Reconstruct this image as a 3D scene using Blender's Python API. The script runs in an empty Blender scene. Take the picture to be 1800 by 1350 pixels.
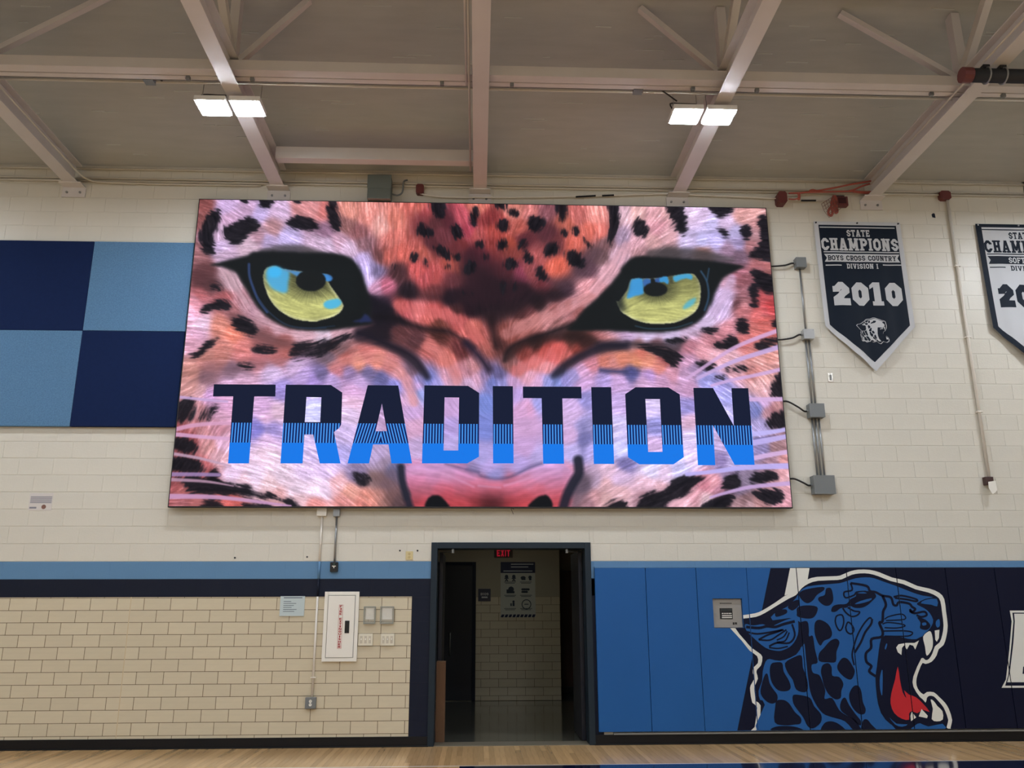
import bpy, bmesh, math, random
import numpy as np
from mathutils import Vector, Matrix
from mathutils.geometry import tessellate_polygon

random.seed(7)
S = bpy.context.scene
COL = S.collection

# ------------------------------------------------------------------ camera
F_PX = 1482.187
PITCH, YAW, ROLL = 0.2615404, 0.0410404, -0.00309877
CAM = Vector((0.0, -10.26439, 1.48709))
fw = Vector((math.sin(YAW) * math.cos(PITCH), math.cos(YAW) * math.cos(PITCH), math.sin(PITCH)))
rt0 = Vector((math.cos(YAW), -math.sin(YAW), 0))
up0 = rt0.cross(fw)
rt = rt0 * math.cos(ROLL) + up0 * math.sin(ROLL)
up = up0 * math.cos(ROLL) - rt0 * math.sin(ROLL)
cam_data = bpy.data.cameras.new('camera')
cam_data.sensor_width = 36.0
cam_data.lens = F_PX / 1800 * 36.0
cam_data.clip_end = 200
cam = bpy.data.objects.new('camera', cam_data)
COL.objects.link(cam)
mw = Matrix((rt, up, -fw)).transposed().to_4x4()
mw.translation = CAM
cam.matrix_world = mw
S.camera = cam

# ------------------------------------------------------------------ world, exposure
wd = bpy.data.worlds.new('world'); S.world = wd; wd.use_nodes = True
wd.node_tree.nodes['Background'].inputs[0].default_value = (0.6, 0.62, 0.65, 1)
wd.node_tree.nodes['Background'].inputs[1].default_value = 0.05
S.view_settings.view_transform = 'Standard'
S.view_settings.look = 'None'
S.view_settings.gamma = 1
S.view_settings.use_curve_mapping = False
S.view_settings.exposure = 0.0
LAMP = 210.0          # strength of the high bay LED panels

# ------------------------------------------------------------------ pixel helpers (a pixel gives a direction, the wall or floor gives the distance)
def ray(x, y):
    return rt * ((x - 900) / F_PX) - up * ((y - 675) / F_PX) + fw
def W(x, y, Y=0.0):
    d = ray(x, y); t = (Y - CAM.y) / d.y
    return CAM + d * t
def PZ(x, y, Z=0.0):
    d = ray(x, y); t = (Z - CAM.z) / d.z
    return CAM + d * t
def proj(p):
    v = Vector(p) - CAM; z = v.dot(fw)
    return 900 + F_PX * v.dot(rt) / z, 675 - F_PX * v.dot(up) / z
def R4(x0, x1, y0, y1, Y=0.0):
    xm, ym = (x0 + x1) / 2, (y0 + y1) / 2
    return W(x0, ym, Y).x, W(x1, ym, Y).x, W(xm, y1, Y).z, W(xm, y0, Y).z

# ------------------------------------------------------------------ materials
def lin(c):
    c = c / 255.0
    return c / 12.92 if c <= 0.04045 else ((c + 0.055) / 1.055) ** 2.4
def L3(rgb):
    return (lin(rgb[0]), lin(rgb[1]), lin(rgb[2]), 1)
MATS = {}
def mat(name, rgb, rough=0.6, var=0.0, vscale=3.0, bump=0.0, bscale=60.0, objvar=0.0, metal=0.0, coat=0.0, spec=0.5, stretch=None):
    if name in MATS: return MATS[name]
    m = bpy.data.materials.new(name); m.use_nodes = True
    nt = m.node_tree; b = nt.nodes['Principled BSDF']
    b.inputs['Base Color'].default_value = L3(rgb)
    b.inputs['Roughness'].default_value = rough
    b.inputs['Metallic'].default_value = metal
    b.inputs['Coat Weight'].default_value = coat
    b.inputs['Coat Roughness'].default_value = 0.08
    b.inputs['Specular IOR Level'].default_value = spec
    tc = nt.nodes.new('ShaderNodeTexCoord')
    src = tc.outputs['Object']
    if stretch:
        mp = nt.nodes.new('ShaderNodeMapping'); mp.inputs['Scale'].default_value = stretch
        nt.links.new(src, mp.inputs['Vector']); src = mp.outputs['Vector']
    val = None
    if var > 0:
        n = nt.nodes.new('ShaderNodeTexNoise'); n.inputs['Scale'].default_value = vscale; n.inputs['Detail'].default_value = 4
        nt.links.new(src, n.inputs['Vector'])
        mr = nt.nodes.new('ShaderNodeMapRange')
        mr.inputs['From Min'].default_value = 0.3; mr.inputs['From Max'].default_value = 0.7
        mr.inputs['To Min'].default_value = 1 - var; mr.inputs['To Max'].default_value = 1 + var
        nt.links.new(n.outputs['Fac'], mr.inputs['Value']); val = mr.outputs['Result']
    if objvar > 0:
        oi = nt.nodes.new('ShaderNodeObjectInfo')
        mo = nt.nodes.new('ShaderNodeMapRange'); mo.inputs['To Min'].default_value = 1 - objvar; mo.inputs['To Max'].default_value = 1 + objvar
        nt.links.new(oi.outputs['Random'], mo.inputs['Value'])
        if val is None: val = mo.outputs['Result']
        else:
            mm = nt.nodes.new('ShaderNodeMath'); mm.operation = 'MULTIPLY'
            nt.links.new(val, mm.inputs[0]); nt.links.new(mo.outputs['Result'], mm.inputs[1]); val = mm.outputs[0]
    if val is not None:
        hs = nt.nodes.new('ShaderNodeHueSaturation'); hs.inputs['Color'].default_value = L3(rgb)
        nt.links.new(val, hs.inputs['Value']); nt.links.new(hs.outputs['Color'], b.inputs['Base Color'])
    if bump > 0:
        n2 = nt.nodes.new('ShaderNodeTexNoise'); n2.inputs['Scale'].default_value = bscale; n2.inputs['Detail'].default_value = 3
        nt.links.new(src, n2.inputs['Vector'])
        bp = nt.nodes.new('ShaderNodeBump'); bp.inputs['Strength'].default_value = bump; bp.inputs['Distance'].default_value = 0.004
        nt.links.new(n2.outputs['Fac'], bp.inputs['Height']); nt.links.new(bp.outputs['Normal'], b.inputs['Normal'])
    MATS[name] = m
    return m
def emit(name, rgb, strength):
    if name in MATS: return MATS[name]
    m = bpy.data.materials.new(name); m.use_nodes = True; nt = m.node_tree
    b = nt.nodes['Principled BSDF']
    b.inputs['Base Color'].default_value = (0.02, 0.02, 0.02, 1)
    b.inputs['Emission Color'].default_value = L3(rgb); b.inputs['Emission Strength'].default_value = strength
    MATS[name] = m
    return m

CREAM = mat('painted_block_cream', (209, 205, 191), 0.42, var=0.03, vscale=1.3, bump=0.25, bscale=45, objvar=0.012)
BLUEP = mat('stripe_light_blue', (92, 132, 168), 0.5, spec=.3, var=0.03, bump=0.2, bscale=45)
NAVYP = mat('stripe_navy', (9, 18, 38), 0.5, spec=.25, var=0.05, bump=0.2, bscale=45)
MORTAR_C = mat('painted_joint_cream', (190, 184, 168), 0.7)
GLAZE = mat('glazed_tile_beige', (203, 192, 165), 0.28, var=0.03, vscale=5, objvar=0.03, stretch=(1, 1, 6))
MORTAR_T = mat('tile_joint_brown', (92, 74, 48), 0.9)
STEELW = mat('white_painted_steel', (205, 200, 196), 0.5, var=0.03)
DECKM = mat('roof_deck_painted', (174, 175, 170), 0.85, var=0.04, vscale=2, bump=0.3, bscale=30, stretch=(1, 6, 1))
BLACKRUB = mat('black_rubber', (9, 9, 13), 0.45, spec=.3)
ROYAL = mat('vinyl_royal_blue', (30, 88, 150), 0.5, spec=.25, var=0.02, vscale=1.5)
NAVYV = mat('vinyl_navy', (4, 11, 38), 0.5, spec=.2, var=0.03, vscale=1.5)
WHITEV = mat('vinyl_white', (222, 222, 212), 0.5)
REDV = mat('vinyl_red', (190, 22, 36), 0.5)
GALV = mat('galvanized_steel', (150, 152, 152), 0.35, metal=0.7, var=0.05, vscale=8)
GREYBOX = mat('grey_enamel', (112, 116, 116), 0.45)
WHITECOND = mat('white_conduit', (222, 216, 204), 0.45)
BLACKC = mat('black_plastic', (14, 14, 16), 0.4)
WHITEP = mat('white_enamel', (232, 229, 218), 0.35)
REDBOX = mat('red_alarm_paint', (100, 46, 44), 0.5)
ORANGE = mat('orange_red_conduit', (164, 80, 66), 0.5)

# ------------------------------------------------------------------ mesh builder
class MB:
    def __init__(s): s.v = []; s.f = []
    def box(s, x0, x1, y0, y1, z0, z1):
        n = len(s.v)
        s.v += [(x0, y0, z0), (x1, y0, z0), (x1, y1, z0), (x0, y1, z0), (x0, y0, z1), (x1, y0, z1), (x1, y1, z1), (x0, y1, z1)]
        for q in ((3, 2, 1, 0), (4, 5, 6, 7), (0, 1, 5, 4), (1, 2, 6, 5), (2, 3, 7, 6), (3, 0, 4, 7)): s.f.append([n + k for k in q])
        return s
    def tube(s, pts, r, n=8, cap=True):
        pts = [Vector(p) for p in pts]; base = len(s.v); prev = None
        for i, p in enumerate(pts):
            if i == 0: d = pts[1] - p
            elif i == len(pts) - 1: d = p - pts[i - 1]
            else: d = (pts[i + 1] - p).normalized() + (p - pts[i - 1]).normalized()
            d.normalize()
            a = prev if prev is not None else (Vector((0, 0, 1)) if abs(d.z) < 0.9 else Vector((1, 0, 0)))
            u = (a - d * a.dot(d)).normalized(); prev = u; w = d.cross(u)
            for k in range(n):
                t = 2 * math.pi * k / n; s.v.append(tuple(p + (u * math.cos(t) + w * math.sin(t)) * r))
        for i in range(len(pts) - 1):
            for k in range(n):
                a0 = base + i * n + k; a1 = base + i * n + (k + 1) % n
                s.f.append([a0, a1, a1 + n, a0 + n])
        if cap:
            s.f.append([base + k for k in range(n)][::-1]); e = base + (len(pts) - 1) * n
            s.f.append([e + k for k in range(n)])
        return s
    def bar(s, p0, p1, w, h, upv=(0, 0, 1)):
        p0 = Vector(p0); p1 = Vector(p1); d = (p1 - p0).normalized(); u = Vector(upv)
        a = d.cross(u).normalized(); c = a.cross(d).normalized(); n = len(s.v)
        for p in (p0, p1):
            for sx, sz in ((-1, -1), (1, -1), (1, 1), (-1, 1)): s.v.append(tuple(p + a * (sx * w / 2) + c * (sz * h / 2)))
        for q in ((3, 2, 1, 0), (4, 5, 6, 7), (0, 1, 5, 4), (1, 2, 6, 5), (2, 3, 7, 6), (3, 0, 4, 7)): s.f.append([n + k for k in q])
        return s
    def prism(s, pts, y0, y1):
        """pts: (x, z) outline; front at y0 (nearer the gym), back at y1"""
        n = len(s.v); k = len(pts)
        s.v += [(x, y0, z) for x, z in pts] + [(x, y1, z) for x, z in pts]
        s.f.append(list(range(n, n + k))); s.f.append(list(range(n + k, n + 2 * k))[::-1])
        for i in range(k):
            j = (i + 1) % k; s.f.append([n + i, n + k + i, n + k + j, n + j])
        return s
    def flat(s, loops, y):
        """filled outline with optional holes on the plane Y = y"""
        tri = tessellate_polygon([[Vector((x, z, 0)) for x, z in lp] for lp in loops])
        n = len(s.v)
        for lp in loops: s.v += [(x, y, z) for x, z in lp]
        s.f += [[n + a for a in t] for t in tri]
        return s
    def mesh(s, name, bevel=0.0, smooth=False):
        me = bpy.data.meshes.new(name); me.from_pydata(s.v, [], s.f); 
        bm = bmesh.new(); bm.from_mesh(me)
        bmesh.ops.recalc_face_normals(bm, faces=bm.faces)
        if bevel > 0: bmesh.ops.bevel(bm, geom=bm.edges[:], offset=bevel, segments=2, affect='EDGES', profile=0.6)
        if smooth:
            for f in bm.faces: f.smooth = True
        bm.to_mesh(me); bm.free(); me.update()
        return me
    def build(s, name, m, parent=None, bevel=0.0, smooth=False, local=False):
        return link(name, s.mesh(name, bevel, smooth), m, parent, local)
def link(name, me, m, parent=None, local=False):
    o = bpy.data.objects.new(name, me); COL.objects.link(o)
    if m is not None and len(me.materials) == 0: me.materials.append(m)
    if parent is not None:
        o.parent = parent
        if not local and parent.type == 'EMPTY': o.matrix_parent_inverse = Matrix.Translation(parent.location).inverted()
    return o
def tag(o, label, cat, group=None):
    o['label'] = label; o['category'] = cat
    if group: o['group'] = group
    return o
def thing(name, label, cat, loc=(0, 0, 0), group=None):
    o = bpy.data.objects.new(name, None); COL.objects.link(o); o.location = loc; o.empty_display_size = 0.1
    return tag(o, label, cat, group)
def struct(o, label=None):
    o['kind'] = 'structure'
    if label: o['label'] = label
    return o
def flat_fix(me):
    """flat printed shapes all face the gym (-Y)"""
    bm = bmesh.new(); bm.from_mesh(me)
    for f in bm.faces:
        if f.normal.y > 0: f.normal_flip()
    bm.to_mesh(me); bm.free()
def decal(name, loops_list, y, m, parent):
    b = MB()
    for lp in loops_list: b.flat(lp, y)
    me = bpy.data.meshes.new(name); me.from_pydata(b.v, [], b.f); me.update(); flat_fix(me)
    return link(name, me, m, parent)
def rect(x0, x1, z0, z1): return [(x0, z0), (x1, z0), (x1, z1), (x0, z1)]
def disc(cx, cz, r, n=16, rz=None):
    rz = rz or r
    return [(cx + r * math.cos(2 * math.pi * k / n), cz + rz * math.sin(2 * math.pi * k / n)) for k in range(n)]
def smooth_loop(p, k=3):
    n = len(p); out = []
    for i in range(n):
        p0, p1, p2, p3 = p[i - 1], p[i], p[(i + 1) % n], p[(i + 2) % n]
        for j in range(k):
            t = j / k
            out.append(tuple(0.5 * ((2 * p1[a]) + (-p0[a] + p2[a]) * t + (2 * p0[a] - 5 * p1[a] + 4 * p2[a] - p3[a]) * t * t + (-p0[a] + 3 * p1[a] - 3 * p2[a] + p3[a]) * t ** 3) for a in (0, 1)))
    return out
def smooth_path(p, k=4):
    out = []; n = len(p)
    for i in range(n - 1):
        p0, p1, p2, p3 = p[max(i - 1, 0)], p[i], p[i + 1], p[min(i + 2, n - 1)]
        for j in range(k):
            t = j / k
            out.append(tuple(0.5 * ((2 * p1[a]) + (-p0[a] + p2[a]) * t + (2 * p0[a] - 5 * p1[a] + 4 * p2[a] - p3[a]) * t * t + (-p0[a] + 3 * p1[a] - 3 * p2[a] + p3[a]) * t ** 3) for a in range(len(p1))))
    out.append(tuple(p[-1])); return out
def stroke(path, w, closed=False):
    """2D thick line -> list of quads with mitred joints"""
    n = len(path); L = []; Rr = []
    for i in range(n):
        a = path[i - 1] if (i > 0 or closed) else None
        c = path[(i + 1) % n] if (i < n - 1 or closed) else None
        b = path[i]; nn = []
        for p, q in ((a, b), (b, c)):
            if p is None or q is None: continue
            dx, dy = q[0] - p[0], q[1] - p[1]; l = math.hypot(dx, dy) or 1e-9
            nn.append((-dy / l, dx / l))
        if len(nn) == 1: m = nn[0]; k = 1
        else:
            m = (nn[0][0] + nn[1][0], nn[0][1] + nn[1][1]); l = math.hypot(*m) or 1e-9; m = (m[0] / l, m[1] / l)
            k = 1 / max(0.45, m[0] * nn[0][0] + m[1] * nn[0][1])
        L.append((b[0] + m[0] * w / 2 * k, b[1] + m[1] * w / 2 * k)); Rr.append((b[0] - m[0] * w / 2 * k, b[1] - m[1] * w / 2 * k))
    rng = range(n) if closed else range(n - 1)
    return [[L[i], L[(i + 1) % n], Rr[(i + 1) % n], Rr[i]] for i in rng]

# ------------------------------------------------------------------ block lettering
def glyph(ch, t=0.2, serif=True):
    h = t / 2; lo, hi = h, 1 - h; c = 0.17; sr = 0.09 if serif else 0
    st = []; pl = []
    def stem(x, z0=0, z1=1, ends=(1, 1)):
        pl.append(rect(x - h, x + h, z0, z1))
        if serif:
            if ends[0]: pl.append(rect(x - h - sr, x + h + sr, z0, z0 + t * 0.62))
            if ends[1]: pl.append(rect(x - h - sr, x + h + sr, z1 - t * 0.62, z1))
    w = 0.78; a = h + sr; b = w - h - sr
    if ch in 'O0':
        w = 0.72; a, b = h, w - h
        pl += stroke([(a + c, lo), (b - c, lo), (b, lo + c), (b, hi - c), (b - c, hi), (a + c, hi), (a, hi - c), (a, lo + c)], t, True)
    elif ch in 'CG':
        w = 0.72; a, b = h, w - h
        pth = [(b, 0.66), (b, hi - c), (b - c, hi), (a + c, hi), (a, hi - c), (a, lo + c), (a + c, lo), (b - c, lo), (b, lo + c), (b, 0.34 if ch == 'C' else 0.5)]
        pl += stroke(pth, t)
        if ch == 'G': pl.append(rect(b - 0.2, b + h, 0.42, 0.42 + t * 0.8))
    elif ch == 'S':
        w = 0.7; a, b = h, w - h
        pl += stroke([(b, 0.68), (b, hi - c), (b - c, hi), (a + c, hi), (a, hi - c), (a, 0.5 + c), (a + c, 0.5), (b - c, 0.5), (b, 0.5 - c), (b, lo + c), (b - c, lo), (a + c, lo), (a, lo + c), (a, 0.32)], t * 0.92)
    elif ch == '2':
        w = 0.7; a, b = h, w - h
        pl += stroke([(a, 0.66), (a, hi - c), (a + c, hi), (b - c, hi), (b, hi - c), (b, 0.62), (b - c, 0.5), (a + c, 0.4), (a, 0.28), (a, lo), (b, lo)], t)
        pl.append(rect(b - h, b + h, 0, 0.3)); pl.append(rect(a - h, a + h, 0.58, 1 - c))
    elif ch == '9':
        w = 0.7; a, b = h, w - h
        pl += stroke([(b, 0.5), (a + c, 0.5), (a, 0.5 + c), (a, hi - c), (a + c, hi), (b - c, hi), (b, hi - c), (b, lo + c), (b - c, lo), (a, lo)], t)
    elif ch == '1':
        w = 0.52; stem(w / 2, 0, 1, (1, 0)); pl.append([(w / 2 - h, 1), (w / 2 - h - 0.16, 0.86), (w / 2 - h - 0.16, 0.7), (w / 2 - h, 0.8)])
    elif ch == 'I':
        w = t + 2 * sr + 0.02; stem(w / 2)
    elif ch == 'H':
        stem(a); stem(b); pl.append(rect(a, b, 0.5 - h * 0.9, 0.5 + h * 0.9))
    elif ch == 'T':
        w = 0.74; stem(w / 2, 0, 1, (1, 0)); pl.append(rect(0, w, 1 - t, 1))
        if serif: pl.append(rect(0, t * 0.6, 0.7, 1)); pl.append(rect(w - t * 0.6, w, 0.7, 1))
    elif ch in 'EF':
        w = 0.7; stem(a); pl.append(rect(a, w, 1 - t, 1)); pl.append(rect(a, w * 0.8, 0.5 - h * 0.9, 0.5 + h * 0.9))
        if ch == 'E': pl.append(rect(a, w, 0, t))
        if serif:
            pl.append(rect(w - t * 0.6, w, 0.7, 1))
            if ch == 'E': pl.append(rect(w - t * 0.6, w, 0, 0.3))
    elif ch == 'L':
        w = 0.68; stem(a); pl.append(rect(a, w, 0, t)); 
        if serif: pl.append(rect(w - t * 0.6, w, 0, 0.34))
    elif ch in 'PRBD':
        w = 0.74; stem(a); b = w - h
        if ch == 'D': pl += stroke([(a, hi), (b - c, hi), (b, hi - c), (b, lo + c), (b - c, lo), (a, lo)], t)
        else:
            pl += stroke([(a, hi), (b - c * .8, hi), (b, hi - c * .8), (b, 0.5 + c * .6), (b - c * .8, 0.47), (a, 0.47)], t * 0.95)
            if ch == 'B': pl += stroke([(a, 0.5), (b - c * .8, 0.5), (b, 0.5 - c * .6), (b, lo + c * .8), (b - c * .8, lo), (a, lo)], t * 0.95)
            if ch == 'R':
                pl += stroke([(b - 0.26, 0.45), (b - 0.02, 0)], t)
    elif ch == 'A':
        w = 0.84
        pl += stroke([(h + sr * .6, 0), (w / 2 - .02, 1)], t * 0.95); pl += stroke([(w - h - sr * .6, 0), (w / 2 + .02, 1)], t * 0.95)
        pl.append(rect(w * .25, w * .75, 0.22, 0.22 + t * 0.8)); pl.append(rect(w / 2 - h, w / 2 + h, 0.86, 1))
        if serif: pl.append(rect(0, t + 2 * sr, 0, t * .62)); pl.append(rect(w - t - 2 * sr, w, 0, t * .62))
    elif ch == 'V':
        w = 0.84
        pl += stroke([(h + sr * .6, 1), (w / 2, 0)], t * 0.95); pl += stroke([(w - h - sr * .6, 1), (w / 2, 0)], t * 0.95)
        if serif: pl.append(rect(0, t + 2 * sr, 1 - t * .62, 1)); pl.append(rect(w - t - 2 * sr, w, 1 - t * .62, 1))
    elif ch == 'X':
        w = 0.8; pl += stroke([(h + .05, 0), (w - h - .05, 1)], t); pl += stroke([(h + .05, 1), (w - h - .05, 0)], t)
    elif ch == 'Y':
        w = 0.84; pl.append(rect(w / 2 - h, w / 2 + h, 0, .5))
        pl += stroke([(h + sr * .6, 1), (w / 2, 0.45)], t * 0.95); pl += stroke([(w - h - sr * .6, 1), (w / 2, 0.45)], t * 0.95)
        if serif: pl.append(rect(0, t + 2 * sr, 1 - t * .62, 1)); pl.append(rect(w - t - 2 * sr, w, 1 - t * .62, 1)); pl.append(rect(w / 2 - h - sr, w / 2 + h + sr, 0, t * .62))
    elif ch == 'U':
        stem(a, lo + c, 1, (0, 1)); stem(b, lo + c, 1, (0, 1)); pl += stroke([(a, lo + c), (a + c, lo), (b - c, lo), (b, lo + c)], t)
    elif ch == 'N':
        w = 0.84; b = w - h - sr; stem(a); stem(b, 0, 1, (0, 1)); pl += stroke([(a, 1), (b, 0)], t)
    elif ch == 'M':
        w = 1.0; b = w - h - sr; stem(a); stem(b); pl += stroke([(a, 1), (w / 2, .2)], t * .9); pl += stroke([(b, 1), (w / 2, .2)], t * .9)
    elif ch == ' ': w = 0.42
    return pl, w
def text_polys(s, x0, x1, z0, z1, t=0.2, gap=0.08, serif=True):
    """fit the word into the given box (metres on the wall plane)"""
    gs = [glyph(c, t, serif) for c in s]; tot = sum(g[1] for g in gs) + gap * (len(gs) - 1); sx = (x1 - x0) / tot; out = []; x = 0
    for pl, w in gs:
        for p in pl: out.append([(x0 + (x + a) * sx, z0 + b * (z1 - z0)) for a, b in p])
        x += w + gap
    return out
# ================================================================== STRUCTURE
DX0, DX1, DZ = -0.535, 1.348, 2.255           # masonry opening of the doorway
ROOM_X0, ROOM_X1, ROOM_Y = -12.0, 12.0, -24.0
DECK_Z, DECK_S = 7.19, 0.33                     # deck height at the wall, rise per metre towards the gym
TH = 0.25
wb = MB()
for x0, x1, z0, z1 in ((ROOM_X0, DX0, 0, DZ), (DX1, ROOM_X1, 0, DZ), (ROOM_X0, ROOM_X1, DZ, DECK_Z + .1)): wb.box(x0, x1, 0.0036, TH, z0, z1)
wall_back = struct(wb.build('wall_back', CREAM), 'cream painted concrete block wall with blue stripes and beige tile base')
struct(MB().box(ROOM_X0 - .2, ROOM_X0, ROOM_Y, TH, 0, 11).build('wall_left', CREAM))
struct(MB().box(ROOM_X1, ROOM_X1 + .2, ROOM_Y, TH, 0, 11).build('wall_right', CREAM))
struct(MB().box(ROOM_X0 - .2, ROOM_X1 + .2, ROOM_Y - .2, ROOM_Y, 0, 11).build('wall_front', CREAM))
cb = MB()
for (y, z) in ((TH, DECK_Z - DECK_S * TH), (ROOM_Y, DECK_Z - DECK_S * ROOM_Y)):
    for dz in (0, .15):
        for x in (ROOM_X0 - .2, ROOM_X1 + .2): cb.v.append((x, y, z + dz))
cb.f += [[0, 1, 5, 4], [2, 6, 7, 3], [0, 2, 3, 1], [4, 5, 7, 6], [0, 4, 6, 2], [1, 3, 7, 5]]
ceiling = struct(cb.build('ceiling', DECKM), 'grey painted sloping roof deck with plank joints')
# plank joints of the deck: shallow battens seen as short lines
jb = MB(); rr = random.Random(3)
for i in range(130):
    y = -rr.uniform(0.1, 3.2); x = rr.uniform(-7.5, 7.5); l = rr.uniform(.08, .35)
    z = DECK_Z - DECK_S * y
    jb.box(x, x + l, y - .006, y + .006, z - .006, z + .01)
jo = jb.build('plank_joint', mat('deck_joint', (190, 194, 188), 0.8), ceiling); jo['kind'] = 'stuff'

# ---- painted concrete blocks (each one an object; shared meshes)
BW, BH, JT, JTV = 0.4064, 0.2032, 0.009, 0.0022
ZT0 = 1.642
_bc = {}
def slab_mesh(w, h, d, bev, m):
    key = (round(w, 3), round(h, 3), d, m.name)
    if key not in _bc:
        me = MB().box(-w / 2, w / 2, 0, d, -h / 2, h / 2).mesh('block', bev); me.materials.append(m); _bc[key] = me
    return _bc[key]
SCR = [W(350, 350, -.13), W(1345, 367, -.13), W(1393, 892, -.13), W(298, 889, -.13)]
SX0 = (SCR[0].x + SCR[3].x) / 2; SX1 = (SCR[1].x + SCR[2].x) / 2; SZ1 = (SCR[0].z + SCR[1].z) / 2; SZ0 = (SCR[2].z + SCR[3].z) / 2
HIDE = [(SX0 + .1, SX1 - .1, SZ0 + .12, SZ1 - .1), (-6.6, SX0, 3.75, 6.0), (1.45, 9, -1, 1.85)]
def clip_door(x0, x1, z0, z1):
    if x1 <= DX0 or x0 >= DX1 or z0 >= DZ: return [(x0, x1, z0, z1)]
    out = []
    if x0 < DX0: out.append((x0, DX0, z0, z1))
    if x1 > DX1: out.append((DX1, x1, z0, z1))
    if z1 > DZ and max(x0, DX0) < min(x1, DX1): out.append((max(x0, DX0), min(x1, DX1), DZ, z1))
    return out
blocks = []
for k in range(-2, 26):
    z0 = 2.046 + BH * k; z1 = z0 + BH
    m = CREAM if k >= 0 else (BLUEP if k == -1 else NAVYP)
    off = 6.274 if k % 2 else 6.274 + BW / 2
    for n in range(-34, 4):
        x0 = off + n * BW; x1 = x0 + BW
        if x1 < -7.3 or x0 > 7.6: continue
        for c in clip_door(x0, x1, z0, z1):
            if c[1] - c[0] < .03 or c[3] - c[2] < .02: continue
            if any(c[0] > h[0] and c[1] < h[1] and c[2] > h[2] and c[3] < h[3] for h in HIDE): continue
            cx, cz = (c[0] + c[1]) / 2, (c[2] + c[3]) / 2; px, py = proj((cx, 0, cz))
            vis = -40 < px < 1840 and -20 < py < 1370
            blocks.append((0 if vis else 1, -(c[1] - c[0]) * (c[3] - c[2]) * (1 + py / 3000), c, m))
blocks.sort(key=lambda t: (t[0], t[1]))
for i, (_, _, c, m) in enumerate(blocks[:300]):
    o = link('block', slab_mesh(c[1] - c[0] - JTV, c[3] - c[2] - JT, .02, .0024, m), None, wall_back)
    o.location = ((c[0] + c[1]) / 2, 0, (c[2] + c[3]) / 2)
for m in (CREAM, BLUEP, NAVYP):
    rest = [c for _, _, c, mm in blocks[300:] if mm is m]
    if rest:
        b = MB()
        for c in rest: b.box(c[0] + JTV / 2, c[1] - JTV / 2, 0, .02, c[2] + JT / 2, c[3] - JT / 2)
        o = b.build('further_blocks', m, wall_back, bevel=.0024); o['kind'] = 'stuff'
MB().box(-7.3, DX0, .0012, .005, 1.845, 2.046).box(DX1, 7.6, .0012, .005, 1.845, 2.046).build('blue_joint_paint', BLUEP, wall_back)
MB().box(-7.3, DX0, .0012, .005, ZT0, 1.845).box(DX1, 7.6, .0012, .005, ZT0, 1.845).build('navy_joint_paint', NAVYP, wall_back)
# outer wall ends beyond the frame
o = MB().box(ROOM_X0, -7.2, 0, .01, 2.046, DECK_Z).box(7.5, ROOM_X1, 0, .01, 2.046, DECK_Z).build('wall_paint', CREAM, wall_back)
o = MB().box(ROOM_X0, -7.2, 0, .01, 0, 2.046).box(7.5, ROOM_X1, 0, .01, 0, 2.046).build('wall_stripe_paint', NAVYP, wall_back)

# ---- glazed tiles left of the doorway
TWD, THT, TJ = 0.3048, 0.13547, 0.0055
TX1 = (W(725, 1060).x + W(717, 1290).x) / 2
TZB = 0.139
J0 = W(18.2, 1052).x
CJ = (W(1040 / 4.5, 1052).x + W(914 / 4.5, 1296).x) / 2     # control joint
ZTOP = 1.642
MB().box(-7.3, TX1, .0012, .01, 0, ZTOP).build('mortar_bed', MORTAR_T, wall_back)
MB().box(TX1, DX0, .0012, .01, 0, ZTOP).build('navy_mortar_bed', NAVYP, wall_back)
ntile = 0
for k in range(-1, 12):
    z0 = TZB + THT * k; z1 = min(z0 + THT, ZTOP)
    if z1 - z0 < .01: continue
    off = J0 + (0 if k % 2 == 0 else TWD / 2)
    for n in range(-8, 20):
        x0 = off + n * TWD; x1 = x0 + TWD
        if x1 < -6.9 or x0 > DX0: continue
        segs = [(x0, x1)]
        ns = []
        for a, b in segs:
            cuts = [a] + [c for c in (CJ, TX1, DX0) if a + .004 < c < b - .004] + [b]
            ns += list(zip(cuts[:-1], cuts[1:]))
        for a, b in ns:
            if a >= DX0 - .01 or b - a < .012: continue
            b = min(b, DX0)
            navy = (a + b) / 2 > TX1
            g = 0.0015 if navy else TJ
            if b - a - g < .01: continue
            o = link('tile', slab_mesh(b - a - g, z1 - z0 - g, .012, .0012, NAVYP if navy else GLAZE), None, wall_back)
            o.location = ((a + b) / 2, 0, (z0 + z1) / 2); ntile += 1
MB().box(CJ - .005, CJ + .005, -.001, .01, .11, ZTOP).build('control_joint', mat('joint_caulk', (200, 182, 148), .7), wall_back)
# navy painted return right of the doorway
MB().box(DX1 + .001, 1.46, 0, .02, .0, 1.845).build('navy_paint_strip', NAVYP, wall_back)

# ---- rubber base
bz = .108
bl = MB().box(-7.4, DX0 + .0, -.012, .003, 0, bz).box(-7.4, DX0, -.03, -.012, 0, .012)
struct(bl.build('baseboard_left', BLACKRUB, bevel=.003))
br = MB().box(DX1, 9, -.014, .003, 0, bz + .0).box(DX1, 9, -.03, -.014, 0, .012)
struct(br.build('baseboard_right', BLACKRUB, bevel=.003))

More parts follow.
